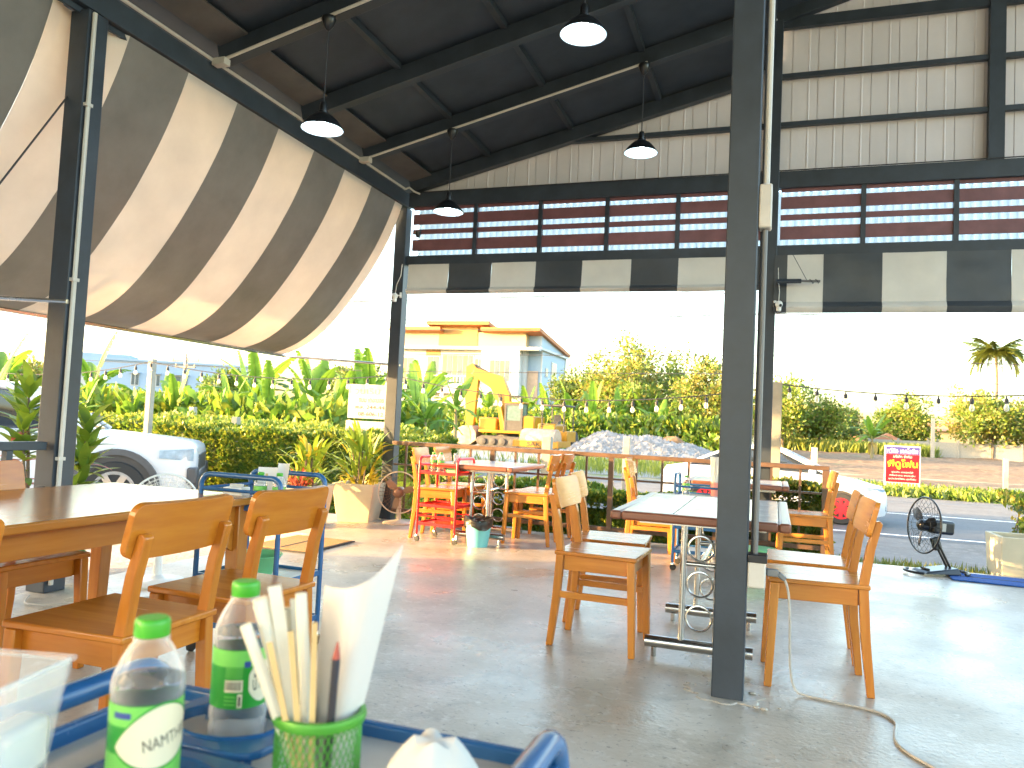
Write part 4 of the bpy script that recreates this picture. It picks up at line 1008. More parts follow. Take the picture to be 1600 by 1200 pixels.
# ---------------------------------------------------------------- foliage helpers
import numpy as np
def leaf_mesh(name, P, size, mats, weights, seed=1, aspect=.5, upbias=.0, dirs=None, spread=.45):
    """one small folded leaf (two triangles pairs) at every point"""
    g = np.random.default_rng(seed); P = np.asarray(P, float); n = len(P)
    d = g.normal(size=(n, 3)) if dirs is None else np.asarray(dirs)+g.normal(size=(n, 3))*spread
    d[:, 2] += upbias; d /= np.linalg.norm(d, axis=1)[:, None]
    q = g.normal(size=(n, 3)); a = np.cross(d, q); a /= np.linalg.norm(a, axis=1)[:, None]; nn = np.cross(a, d)
    s = (size*(.6+.8*g.random(n)))[:, None]
    v = np.empty((n, 4, 3)); v[:, 0] = P; v[:, 1] = P+d*s*.55+a*s*aspect*.5+nn*s*.10; v[:, 2] = P+d*s; v[:, 3] = P+d*s*.55-a*s*aspect*.5+nn*s*.10
    me = bpy.data.meshes.new(name); me.vertices.add(4*n); me.vertices.foreach_set('co', v.reshape(-1))
    me.loops.add(4*n); me.loops.foreach_set('vertex_index', np.arange(4*n, dtype=np.int32))
    me.polygons.add(n); me.polygons.foreach_set('loop_start', np.arange(0, 4*n, 4, dtype=np.int32)); me.polygons.foreach_set('loop_total', np.full(n, 4, dtype=np.int32))
    for m in mats: me.materials.append(MAT[m])
    me.polygons.foreach_set('material_index', g.choice(len(mats), n, p=np.array(weights)/sum(weights)).astype(np.int32))
    me.update(calc_edges=True); return me
def hedge(label, x0, x1, y0, y1, ztop, n, size, mats, weights, seed, name='hedge', bump=.14):
    g = np.random.default_rng(seed); t = thing(name, label, 'hedge', ((x0+x1)/2, (y0+y1)/2, 0), 0)
    cx, cy = (x0+x1)/2, (y0+y1)/2; zb = min(gz(cx, y0), gz(cx, y1))-.05
    def top(x, y): return ztop+bump*fbm(x, y, seed, .9)+.05*fbm(x, y, seed+3, 3.1)
    P = []; D = []
    while len(P) < n:
        x = g.uniform(x0, x1); y = g.uniform(y0, y1); zt = top(x, y); r = g.random()
        if r < .52: z = zt-abs(g.normal(0, .05)); nrm = (0, 0, 1)
        elif r < .88: y = y0+abs(g.normal(0, .05))+.06*fbm(x, 0, seed, 2); z = zb+(zt-zb)*g.random()**.8; nrm = (0, -1, .3)
        else:
            x = x1-abs(g.normal(0, .05)); z = zb+(zt-zb)*g.random(); nrm = (1, 0, .3)
        P.append((x-cx, y-cy, z)); D.append(nrm)
    put('foliage', leaf_mesh('foliage', P, size, mats, weights, seed, .55, .25, D), t)
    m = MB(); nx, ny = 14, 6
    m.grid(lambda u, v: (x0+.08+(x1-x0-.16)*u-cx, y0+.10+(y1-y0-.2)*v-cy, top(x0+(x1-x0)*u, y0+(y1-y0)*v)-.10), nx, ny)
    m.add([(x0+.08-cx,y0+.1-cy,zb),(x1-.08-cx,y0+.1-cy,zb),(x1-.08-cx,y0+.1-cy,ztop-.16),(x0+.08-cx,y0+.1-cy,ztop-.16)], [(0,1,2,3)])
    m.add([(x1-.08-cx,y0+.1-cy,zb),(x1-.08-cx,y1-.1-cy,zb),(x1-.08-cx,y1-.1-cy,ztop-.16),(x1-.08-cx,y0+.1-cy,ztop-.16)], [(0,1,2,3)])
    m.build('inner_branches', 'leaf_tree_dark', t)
    rs_ = random.Random(seed)
    for k in range(max(4, int((x1-x0)*4))):
        x = rs_.uniform(x0, x1)-cx; y = rs_.uniform(y0, y1)-cy; m = MB()
        m.tube([(x, y, zb), (x+.05*rs_.uniform(-1, 1), y, ztop*.5), (x+.12*rs_.uniform(-1, 1), y+.05, ztop+.02)], [.012, .008, .003], 5); m.build('stem', 'bark', t)
    return t
def tree(label, x, y, h, rx, rz_c, n, size, mats, weights, seed, trunk=.16, name='tree', zc=None, open_=.5, group='trees beyond the road'):
    g = np.random.default_rng(seed); rs_ = random.Random(seed); z0 = -.55
    t = thing(name, label, 'tree', (x, y, z0), 0, group)
    zc = h-rz_c if zc is None else zc; C = []
    for k in range(int(26+20*open_)):
        for _ in range(20):
            p = g.normal(size=3); p /= np.linalg.norm(p); p *= g.random()**.4
            if p[2] > -.75: break
        C.append((p[0]*rx, p[1]*rx, zc+p[2]*rz_c))
    per = int(1.7*n)//len(C); P = []; D = []
    for c in C:
        q = g.normal(size=(per, 3))*np.array([rx*.17, rx*.17, rz_c*.14]); P.append(q+np.array(c)); dd = q+np.array([0, 0, .3*rz_c*.13]); D.append(dd/(np.linalg.norm(dd, axis=1)[:, None]+1e-6))
    put('crown', leaf_mesh('crown', np.concatenate(P), size*.92, mats, weights, seed, .6, .1, np.concatenate(D)), t)
    m = MB(); m.tube([(0, 0, 0), (.1*rs_.uniform(-1, 1), 0, h*.25), (.2*rs_.uniform(-1, 1), .1, zc*.8), (.1, 0, zc+rz_c*.3)], [trunk, trunk*.8, trunk*.55, trunk*.2], 8); m.build('trunk', 'bark', t, smooth=True)
    for k in range(9):
        c = C[rs_.randrange(len(C))]; zb = rs_.uniform(h*.22, zc); m = MB()
        m.tube([(0, 0, zb), (c[0]*.4, c[1]*.4, zb+(c[2]-zb)*.55), c], [trunk*.4, trunk*.25, trunk*.06], 6); m.build('limb', 'bark', t, smooth=True)
    return t
# ------------- banana plants
def banana_leaf(L, W, arch, seed, m_):
    rs_ = random.Random(seed); m = MB(); nu = 16
    def mid(u): return (L*u*(1-.12*arch*u), 0, .55*L*u-arch*L*.62*u*u)
    cut = {}
    for s in (-1, 1):
        for k in range(nu): cut[(s, k)] = rs_.random() < .30
    for s in (-1, 1):
        for k in range(nu):
            u0, u1 = .12+.88*k/nu, .12+.88*(k+1)/nu; gap = .16 if cut[(s, k)] else 0
            def wd(u): return W*(math.sin(math.pi*min(1, max(0, u*.93+.02)))**.55)*.5
            def pt(u, f, dd=0):
                a = mid(u); wv = wd(u)*f; return (a[0]+.06*wv*f+dd, s*wv*.92, a[2]+.35*wv-.55*wv*f*(.7+.3*u))
            dd = rs_.uniform(-.04, .04)
            v = [pt(u0, 0), pt(u1, 0), pt(u1, .5), pt(u0, .5), pt(u1-gap*(u1-u0), 1, dd), pt(u0+gap*(u1-u0), 1, dd)]
            m.add(v, [(0, 1, 2, 3), (3, 2, 4, 5)])
    m.tube([mid(u/8) for u in range(9)], [.035, .03, .026, .022, .018, .014, .01, .007, .003], 6)
    return m.mesh('leaf', m_, smooth=True, angle=70)
BL = [banana_leaf(2.3, .62, a, 40+i, 'leaf_banana') for i, a in enumerate((.25, .6, .95, 1.3))]
BLO = [banana_leaf(1.9, .5, 1.5, 60+i, 'leaf_banana_old') for i in range(2)]
m = MB(); m.tube([(0, 0, 0), (.03, 0, .8), (.0, .03, 1.6), (0, 0, 2.3)], [.15, .13, .10, .06], 10); BST = m.mesh('stem', 'banana_stem', smooth=True)
m = MB(); m.tube([(0, 0, 0), (.05, 0, .35), (.1, 0, .8)], [.05, .03, .004], 6); BSH = m.mesh('new_leaf', 'leaf_banana', smooth=True)
def banana(x, y, sc, seed, label, group):
    rs_ = random.Random(seed); t = thing('banana_plant', label, 'banana plant', (x, y, gz(x, y)-.05), rs_.random()*6.28, group); t.scale = (sc,)*3
    put('stem', BST, t)
    n = rs_.randint(8, 10); a0 = rs_.random()*6.28
    for k in range(n):
        hi = k/n; li = 0 if hi > .75 else 1 if hi > .5 else 2 if hi > .25 else 3
        pitch = R(-42*hi-8+rs_.uniform(-10, 10)); s_ = rs_.uniform(.8, 1.1)
        put('leaf', BL[li], t, (0, 0, 1.95+.35*hi), (rs_.uniform(-.25, .25), pitch, a0+k*2.4), (s_, s_, s_))
    for k in range(rs_.randint(1, 2)): put('dry_leaf', BLO[k], t, (0, 0, 1.75), (0, R(25), a0+1+k*3), (.8, .8, .8))
    put('new_leaf', BSH, t, (0, 0, 2.2), (0, 0, rs_.random()*6))
    return t

# ---------------------------------------------------------------- planters and pot plants
def strap_leaf(L, W, arch, m_, nu=8):
    m = MB()
    def mid(u): return (L*u*.55, 0, L*(.95*u-arch*u*u))
    vs = []
    for i in range(nu+1):
        u = i/nu; a = mid(u); wv = W*.5*(math.sin(math.pi*min(1, .12+.88*u))**.7); vs += [(a[0], -wv, a[2]+.25*wv), a, (a[0], wv, a[2]+.25*wv)]
    fs = []
    for i in range(nu):
        o = 3*i; fs += [(o, o+3, o+4, o+1), (o+1, o+4, o+5, o+2)]
    m.add(vs, fs); return m.mesh('leaf', m_, smooth=True, angle=70)
SLG = [strap_leaf(.42, .050, a, 'leaf_croton') for a in (.25, .5, .8)]+[strap_leaf(.36, .045, .5, 'leaf_croton_gold')]
SLR = [strap_leaf(.30, .035, a, 'leaf_croton_red') for a in (.4, .8)]
SLY = [strap_leaf(.34, .055, a, 'leaf_croton_gold') for a in (.6, .95)]
def pot_plant(name, label, loc, nleaf, sets, spread, h, seed, scale=1.0, group=None):
    rs_ = random.Random(seed); t = thing(name, label, 'plant', loc, 0, group)
    for k in range(6):
        a = rs_.random()*6.28; r = spread*.45*rs_.random(); m = MB(); m.tube([(r*.5*math.cos(a), r*.5*math.sin(a), -.03), (r*math.cos(a), r*math.sin(a), h*.7)], [.012, .007], 6); m.build('stem', 'bark', t)
    for k in range(nleaf):
        a = rs_.random()*6.28; r = spread*math.sqrt(rs_.random())*.6; z = h*rs_.random()**.8*.75; me = rs_.choice(sets[0] if z > h*.18 or len(sets) == 1 else sets[-1])
        s_ = scale*rs_.uniform(.65, 1.1); put('leaf', me, t, (r*math.cos(a), r*math.sin(a), z), (rs_.uniform(-.3, .3), R(rs_.uniform(-30, 32)), a+rs_.uniform(-.6, .6)), (s_,)*3)
    return t
def planter(label, x, y, h, wt, wb, rz, z0, group='cream square planters'):
    t = thing('square_planter', label, 'planter', (x, y, z0), rz, group); a, b = wb/2, wt/2; i = b-.035
    m = MB(); m.add([(-a,-a,0),(a,-a,0),(a,a,0),(-a,a,0),(-b,-b,h),(b,-b,h),(b,b,h),(-b,b,h),(-i,-i,h),(i,-i,h),(i,i,h),(-i,i,h),(-i,-i,h-.08),(i,-i,h-.08),(i,i,h-.08),(-i,i,h-.08)],
        [(3,2,1,0),(0,1,5,4),(1,2,6,5),(2,3,7,6),(3,0,4,7),(4,5,9,8),(5,6,10,9),(6,7,11,10),(7,4,8,11),(8,9,13,12),(9,10,14,13),(10,11,15,14),(11,8,12,15)]); m.build('pot', 'planter', t, bevel=.008)
    m = MB(); m.grid(lambda u, v: (-i+.002+(2*i-.004)*u, -i+.002+(2*i-.004)*v, h-.065+.02*fbm(u*3, v*3, x)), 8, 8); m.build('soil', 'soil', t, smooth=True)
    return t
planter('cream square planter beside the corner column, with the taller leafy plant', -4.40, 7.72, .43, .48, .36, R(10), -.015)
pot_plant('leafy_plant', 'tall yellow green croton with long leaves in the planter by the corner column', (-4.40, 7.72, .33), 120, [SLG, SLY], .30, .62, 5, 1.0, 'plants in the cream planters')
planter('cream square planter left of the pair, nearer the door mat', -4.66, 7.06, .43, .48, .36, R(16), -.015)
pot_plant('leafy_plant', 'green strap-leaved croton rising behind the left cream planter', (-4.72, 7.18, .33), 95, [SLG], .24, .52, 8, 1.0, 'plants in the cream planters')
pot_plant('red_bromeliad', 'small pinkish red spiky plant in the left cream planter', (-4.66, 6.92, .36), 48, [SLR], .14, .12, 9, .75)
planter('cream square planter cut by the right picture edge at the slab edge', 2.22, 8.42, .50, .50, .46, R(2), -.16)
# big-leaved croton outside the left column
def obovate(L, W, m_):
    m = MB(); vs = []; nu = 7
    for i in range(nu+1):
        u = i/nu; wv = W*.5*math.sin(math.pi*u**.75)**.8 if 0 < u < 1 else .004; vs += [(L*u, -wv, .12*L*math.sin(u*2.4)+.2*wv), (L*u, 0, .12*L*math.sin(u*2.4)), (L*u, wv, .12*L*math.sin(u*2.4)+.2*wv)]
    m.add(vs, [f for i in range(nu) for f in ((3*i, 3*i+3, 3*i+4, 3*i+1), (3*i+1, 3*i+4, 3*i+5, 3*i+2))]); return m.mesh('leaf', m_, smooth=True, angle=70)
OB = [obovate(.27, .085, 'leaf_croton'), obovate(.23, .08, 'leaf_croton'), obovate(.23, .075, 'leaf_hedge')]; OBR = [obovate(.22, .065, 'leaf_croton_red')]
def croton(label, x, y, tops, seed, group):
    rs_ = random.Random(seed); zb = gz(x, y); t = thing('croton_shrub', label, 'shrub', (x, y, zb), 0, group)
    for dx, dy, h in tops:
        m = MB(); m.tube([(0, 0, 0), (dx*.5, dy*.5, h*.55), (dx, dy, h)], [.018, .013, .006], 6); m.build('stem', 'bark', t, smooth=True)
        for k in range(26):
            u = rs_.random(); z = h-.42*u; a = k*2.4+rs_.random(); s_ = rs_.uniform(.75, 1.2)
            me = rs_.choice(OB if u < .72 else OBR+OB[2:])
            put('leaf', me, t, (dx*(z/h), dy*(z/h), z), (0, R(-52+75*u+rs_.uniform(-14, 14)), a), (s_,)*3)
    return t
croton('tall big-leaved croton shrub left of the left column, before the parked pickup', -5.25, 4.35, [(-.12, .0, 1.45), (.12, .1, 1.28), (-.30, .1, 1.30), (-.02, -.1, 1.12)], 4, 'croton shrubs by the left column')
croton('croton shrub showing between the left column and the pickup wheel', -5.12, 4.55, [(.05, .1, 1.20), (.14, .0, .84), (.10, -.1, .62), (0, .15, .98), (.18, .05, .55)], 6, 'croton shrubs by the left column')

# ---------------------------------------------------------------- hedges
hedge('clipped hedge with golden top between the pickup and the planters', -9.3, -4.65, 9.75, 11.1, .84, 32000, .062, ['leaf_hedge', 'leaf_hedge_gold'], [.5, .5], 21, bump=.16)
hedge('long hedge further left behind the parked pickup', -20, -6.6, 11.35, 14.5, .85, 26000, .09, ['leaf_hedge', 'leaf_hedge_gold'], [.45, .55], 25, bump=.2)
hedge('low green hedge seen through the front railing', -3.95, -.35, 8.45, 9.25, .42, 24000, .055, ['leaf_hedge', 'leaf_hedge_gold'], [.68, .32], 22, bump=.10)
hedge('rounded dry golden bush at the right end of the railing', -.38, .55, 8.42, 9.1, .66, 8500, .055, ['leaf_hedge', 'leaf_hedge_gold', 'leaf_tree_dry'], [.25, .45, .3], 23, 'bush', .12)
t_ = hedge('loose dry shrub beside the right planter at the picture edge', 2.25, 3.1, 8.9, 9.5, .62, 2600, .05, ['leaf_hedge', 'leaf_hedge_gold', 'leaf_tree_dry'], [.35, .35, .3], 24, 'bush', .18)

# ---------------------------------------------------------------- vehicles
def ring(w_, z0, z1, r, n=6, tum=0):
    """rounded cross-section in YZ from bottom left round to bottom right"""
    pts = []
    for s in (-1, 1):
        q = []
        for k in range(n+1):
            a = math.pi/2*k/n; q.append((s*(w_-tum-r*(1-math.sin(math.pi/2-a))) if 0 else s*(w_-tum-r+r*math.cos(a)), z1-r+r*math.sin(a)))
        q = [(s*w_*.97, z0), (s*w_, z0+(z1-z0)*.25), (s*(w_-tum*.4), z0+(z1-z0)*.6)]+q
        pts += q if s == -1 else q[::-1]
    return pts
def loft(m, stations):
    n = len(stations[0][1]); o = []
    for x, rg in stations: o += [(x, y, z) for y, z in rg]
    fs = [(i*n+k, i*n+(k+1) % n, (i+1)*n+(k+1) % n, (i+1)*n+k) for i in range(len(stations)-1) for k in range(n)]
    fs += [tuple(range(n))[::-1], tuple((len(stations)-1)*n+k for k in range(n))]
    return m.add(o, fs)
def wheel(t, x, y, r, w_, rim='chrome', spokes=6, dark=True):
    g = thing_part('wheel', t); g.location = (x, y, r); s = -1 if y < 0 else 1
    m = MB(); m.M = Matrix.Rotation(R(90), 4, 'X'); m.lathe([(r*.62, -w_/2), (r*.93, -w_/2), (r, -w_*.32), (r, w_*.32), (r*.93, w_/2), (r*.62, w_/2)], 32); m.build('tyre', 'rubber', g, smooth=True)
    m = MB(); m.M = Matrix.Rotation(R(90), 4, 'X'); m.lathe_open([(r*.56, -w_*.52), (r*.66, -w_*.52), (r*.60, -w_*.3), (r*.60, w_*.3), (r*.66, w_*.52), (r*.56, w_*.52)], 32); m.build('rim', rim, g, smooth=True)
    for k in range(spokes):
        a = 2*math.pi*k/spokes; m = MB(); m.bar((0, s*w_*.47, 0), (r*.62*math.cos(a), s*w_*.50, r*.62*math.sin(a)), r*.20, .03, (0, 1, 0)); m.build('spoke', rim, g)
    m = MB(); m.M = Matrix.Rotation(R(90), 4, 'X'); m.lathe([(r*.14, -w_*.54), (r*.14, w_*.54)], 16); m.build('hub', rim, g)
    m = MB(); m.M = Matrix.Rotation(R(90), 4, 'X'); m.lathe([(r*.58, -w_*.36), (r*.58, w_*.36)], 24); m.build('brake_disc', 'machine_dark', g)
def arch(t, x, y, z, r, flare, matn='car_trim', dark=True):
    s = -1 if y < 0 else 1; n = 20; m = MB(); vs = []
    for k in range(n+1):
        a = math.pi*(-.06+1.12*k/n); c, q = math.cos(a), math.sin(a)
        vs += [(x+r*c, y-s*.03, z+r*q), (x+r*c, y+s*.035, z+r*q), (x+(r+flare)*c, y+s*.03, z+(r+flare)*q), (x+(r+flare)*c, y-s*.03, z+(r+flare)*q)]
    m.add(vs, [(4*k+i, 4*k+(i+1) % 4, 4*k+4+(i+1) % 4, 4*k+4+i) for k in range(n) for i in range(4)]+[(0,1,2,3),(4*n+3,4*n+2,4*n+1,4*n)]); m.build('wheel_arch', matn, t, smooth=True)
    m = MB(); m.prism([(x+(r+.01)*math.cos(2*math.pi*k/28), z+(r+.01)*math.sin(2*math.pi*k/28)) for k in range(28)], lambda a, b: (a, y-s*.10, max(b, .18)), lambda a, b: (a, y+s*.012, max(b, .18))); m.build('wheel_well', 'machine_dark', t)
def pickup(label, x, y, rz):
    t = thing('pickup_truck', label, 'pickup truck', (x, y, -.33), rz)
    st = [(0, .72, .52, .90, .10), (-.03, .80, .42, .98, .12), (-.12, .87, .40, 1.02, .12), (-.35, .905, .38, 1.055, .12), (-.9, .92, .36, 1.10, .11), (-1.45, .925, .36, 1.14, .10), (-2.2, .925, .36, 1.14, .08), (-3.6, .925, .36, 1.14, .07), (-5.2, .90, .42, 1.14, .06), (-5.28, .88, .5, 1.10, .06)]
    m = MB(); loft(m, [(a, ring(b, c, d, e, 6, .03)) for a, b, c, d, e in st]); m.build('body', 'car_white', t, smooth=True, angle=50)
    st = [(-1.35, .80, 1.10, 1.15, .03), (-1.75, .78, 1.10, 1.42, .06), (-2.15, .74, 1.10, 1.66, .09), (-2.5, .72, 1.10, 1.72, .09), (-3.3, .72, 1.10, 1.71, .09), (-3.55, .74, 1.10, 1.60, .08), (-3.65, .78, 1.10, 1.2, .05)]
    m = MB(); loft(m, [(a, ring(b, c, d, e, 6, .02)) for a, b, c, d, e in st]); m.build('cab', 'car_glass', t, smooth=True, angle=60)
    m = MB(); loft(m, [(a, ring(b, c, d, e, 6, .02)) for a, b, c, d, e in [(-2.12, .75, 1.60, 1.675, .06), (-2.5, .735, 1.64, 1.735, .07), (-3.3, .735, 1.64, 1.725, .07), (-3.56, .75, 1.55, 1.62, .05)]]); m.build('cab_roof', 'car_white', t, smooth=True)
    for s in (-1, 1):
        m = MB(); m.bar((-1.33, s*.80, 1.13), (-2.16, s*.745, 1.66), .055, .075); m.build('windscreen_pillar', 'car_white', t, bevel=.01)
        m = MB(); m.bar((-2.85, s*.83, 1.12), (-2.85, s*.75, 1.69), .08, .03); m.build('door_pillar', 'car_trim', t)
        m = MB(); m.bar((-1.60, s*.93, 1.15), (-1.60, s*1.07, 1.22), .05, .05); m.build('mirror_arm', 'car_trim', t)
        m = MB(); m.M = Matrix.Translation((-1.60, s*1.08, 1.26)); m.box(-.06, .06, -.09, .09, -.10, .10); m.build('mirror', 'car_trim', t, bevel=.03, seg=3)
        arch(t, -.93, s*.925, .40, .46, .075); arch(t, -4.05, s*.925, .40, .46, .075)
        m = MB(); m.grid(lambda u, v: (-.035-.40*u, s*(.80+.115*u**.6), .80+.03*u+(.16-.06*u)*v), 10, 4); m.build('headlight', 'headlight', t, smooth=True, solid=.03)
        m = MB(); m.box(-1.405, -1.395, s*.926-.003, s*.926+.003, .48, 1.10); m.build('door_gap', 'car_trim', t); m = MB(); m.box(-2.605, -2.595, s*.926-.003, s*.926+.003, .48, 1.10); m.build('door_gap', 'car_trim', t)
        m = MB(); m.box(-2.45, -2.28, min(s*.926, s*.95), max(s*.926, s*.95), .94, .97); m.build('door_handle', 'car_white', t)
        for xx in (-.93, -4.05): wheel(t, xx, s*.835, .395, .26, 'chrome')
    m = MB(); m.box(-.06, .035, -.80, .80, .42, .62); m.build('bumper', 'car_trim', t, bevel=.03, seg=3)
    m = MB(); m.box(-.10, .012, -.50, .50, .66, .88); m.build('grille', 'car_trim', t, bevel=.02)
    for s in (-1, 1):
        m = MB(); m.box(-.10, .03, min(s*.62, s*.88), max(s*.62, s*.88), .50, .72); m.build('fog_lamp_housing', 'car_trim', t, bevel=.03)
    return t
pickup('white pickup truck with dark wheel-arch flares parked on the gravel', -7.63, 8.92, R(36))
def sedan(label, x, y, rz, z, sc=1.0):
    t = thing('white_car', label, 'car', (x, y, z), rz); t.scale = (sc,)*3
    st = [(0, .55, .30, .58, .10), (-.04, .70, .22, .68, .12), (-.18, .80, .19, .74, .14), (-.5, .85, .18, .82, .14), (-1.0, .87, .18, .90, .12), (-1.35, .875, .18, .95, .10), (-2.2, .88, .18, .97, .07), (-3.2, .875, .18, .98, .08), (-3.9, .85, .20, .97, .10), (-4.3, .78, .26, .93, .12), (-4.4, .66, .34, .80, .10)]
    m = MB(); loft(m, [(a, ring(b, c, d, e, 6, .04)) for a, b, c, d, e in st]); m.build('body', 'car_white', t, smooth=True, angle=50)
    st = [(-1.0, .72, .88, .92, .02), (-1.5, .68, .90, 1.18, .08), (-2.0, .62, .90, 1.40, .12), (-2.5, .61, .90, 1.445, .12), (-3.0, .62, .90, 1.40, .12), (-3.55, .66, .90, 1.18, .09), (-3.95, .70, .90, .96, .03)]
    m = MB(); loft(m, [(a, ring(b, c, d, e, 6, .06)) for a, b, c, d, e in st]); m.build('windows', 'car_glass', t, smooth=True, angle=60)
    m = MB(); loft(m, [(a, ring(b, c, d, e, 6, .03)) for a, b, c, d, e in [(-1.93, .645, 1.33, 1.395, .05), (-2.2, .64, 1.36, 1.445, .06), (-2.6, .64, 1.37, 1.46, .06), (-3.02, .645, 1.33, 1.41, .06)]]); m.build('roof', 'car_white', t, smooth=True)
    for s in (-1, 1):
        for p, q in (((-.98, s*.76, .91), (-1.95, s*.655, 1.36)), ((-3.0, s*.655, 1.37), (-3.95, s*.74, .95)), ((-2.45, s*.81, .96), (-2.45, s*.66, 1.39))):
            m = MB(); m.bar(p, q, .045, .055); m.build('window_pillar', 'car_white', t, bevel=.01)
        arch(t, -.82, s*.865, .315, .345, .02, 'car_white'); arch(t, -3.42, s*.865, .315, .345, .02, 'car_white')
        for xx in (-.82, -3.42): wheel(t, xx, s*.80, .31, .20, 'wheel_red', 8)
        m = MB(); m.grid(lambda u, v: (-.05-.42*u, s*(.60+.235*u**.6), .60+.10*u+(.12-.05*u)*v), 10, 4); m.build('headlight', 'headlight', t, smooth=True, solid=.02)
        m = MB(); m.M = Matrix.Translation((-1.35, s*.95, .98)); m.box(-.07, .07, -.07, .07, -.055, .055); m.build('mirror', 'car_white', t, bevel=.03, seg=3)
        m = MB(); m.box(-1.31, -1.30, s*.879-.003, s*.879+.003, .30, .93); m.build('door_gap', 'car_trim', t)
        m = MB(); m.box(-.09, -.02, min(s*.42, s*.66), max(s*.42, s*.66), .30, .40); m.build('fog_lamp', 'car_trim', t, bevel=.01)
    m = MB(); m.box(-.06, .012, -.40, .40, .26, .44); m.build('lower_grille', 'car_trim', t, bevel=.02)
    return t
sedan('white car with red wheels on the road behind the railing end', 2.15, 17.2, R(-5), -.488)

# ---------------------------------------------------------------- sign boards
sg = thing('roadside_sign', 'red and navy shop sign with yellow Thai lettering on the far verge', 'sign', (4.1, 29, -.5), R(6))
m = MB(); m.box(-.56, .56, -.02, .02, .08, 1.56); m.build('board', 'sign_white', sg, bevel=.004)
m = MB(); m.box(-.52, .52, -.028, -.02, .33, 1.27); m.build('red_panel', 'sign_red', sg)
m = MB(); m.box(-.52, .52, -.028, -.02, 1.275, 1.52); m.build('navy_panel', 'sign_navy', sg)
m = MB(); m.box(-.52, .52, -.028, -.02, .11, .325); m.build('number_panel', 'sign_white', sg)
def sf(z, dx=0): return lambda a, b: (a+dx, -.031, z+b)
flat_text('lettering', 'ทวีกิจ เทคโลชีพ', .96, .18, 'sign_white', sg, sf(1.395), .012)
flat_text('lettering', 'บริษัท จำกัด', .58, .10, 'sign_white', sg, sf(1.20), .01)
flat_text('lettering', 'พีดูโฟน', .94, .33, 'sign_yellow', sg, sf(.93), .02)
flat_text('lettering', 'ซูหลัง หลอดไม้', .66, .08, 'sign_white', sg, sf(.665), .01)
flat_text('lettering', 'ทรัพยากร จากกลุ่ม', .80, .08, 'sign_white', sg, sf(.555), .01)
flat_text('lettering', 'ซุปเปอร์โฟน ซุปโฟม', .86, .08, 'sign_white', sg, sf(.44), .01)
for z in (.265, .165):
    for k in range(10):
        m = MB(); m.box(-.49+.1*k, -.425+.1*k, -.032, -.029, z-.04, z+.04); m.build('number_mark', 'sign_yellow', sg)
for s in (-.4, .4):
    m = MB(); m.box(s-.02, s+.02, .0, .04, -.05, .30); m.build('leg', 'rusty_steel', sg)
ws = thing('white_sign', 'faded white phone-number sign on posts above the hedge', 'sign', (-6.2, 11, 0), R(3))
m = MB(); m.box(-.36, .36, -.012, .012, 1.13, 1.68); m.build('upper_board', 'board_white', ws, bevel=.003)
m = MB(); m.box(-.38, .38, -.012, .012, .74, 1.09); m.build('lower_board', 'board_white', ws, bevel=.003)
def wf(z, dx=0): return lambda a, b: (a+dx, -.016, z+b)
flat_text('lettering', 'วนเริน', .44, .10, 'bamboo', ws, wf(1.575, -.03))
flat_text('lettering', 'ถนน เดอะนอย', .44, .065, 'ink_red', ws, wf(1.425, .05))
flat_text('lettering', 'พล. 244-44', .52, .06, 'ink_red', ws, wf(1.315, .03))
flat_text('lettering', '08-606-12', .44, .065, 'ink_red', ws, wf(1.205, .05))
flat_text('lettering', 'กรุณาตามเบอร์นี้', .6, .09, 'ink_red', ws, wf(.95, 0))
m = MB(); m.box(.365, .465, -.05, .05, -.55, 1.86); m.build('post', 'concrete_post', ws, bevel=.006)
m = MB(); m.box(-.36, -.31, .015, .05, -.55, 1.1); m.build('post', 'concrete_post', ws)

# ---------------------------------------------------------------- concrete posts and string lights
def cpost(label, x, y, top, s=.13):
    m = MB(); zb = gz(x, y)-.1; m.box(-s/2, s/2, -s/2, s/2, zb, top); o = m.build('concrete_post', 'concrete_post', None, (x, y, 0), bevel=.006); tag(o, label, 'post', 'concrete fence posts'); return o
cpost('tall white concrete post among the banana plants, behind the pickup bonnet', -10.2, 10.55, 1.98, .10)
cpost('tall concrete post behind the white car at the railing', 0.0, 10.55, 1.86, .15)
cpost('short concrete post right behind the railing before the yellow roller', -3.12, 10.8, 1.0, .13)
cpost('short concrete post standing before the gravel heap', -2.54, 14, 1.03, .12)
cpost('short concrete post in the hedge, right of the pickup headlight', -8.9, 11.2, 1.05, .11)
cpost('thin concrete post behind the hedge among the banana plants', -12.3, 14, 1.2, .12)
cpost('concrete post in the ploughed field behind the black fan', 8.85, 36, .72, .17)
cpost('concrete post at the field edge behind the white car roof', 1.05, 22.9, .92, .16)
cpost('slim concrete post before the boundary wall on the right', 13.8, 80, 3.6, .3)
bulb_n = [0]
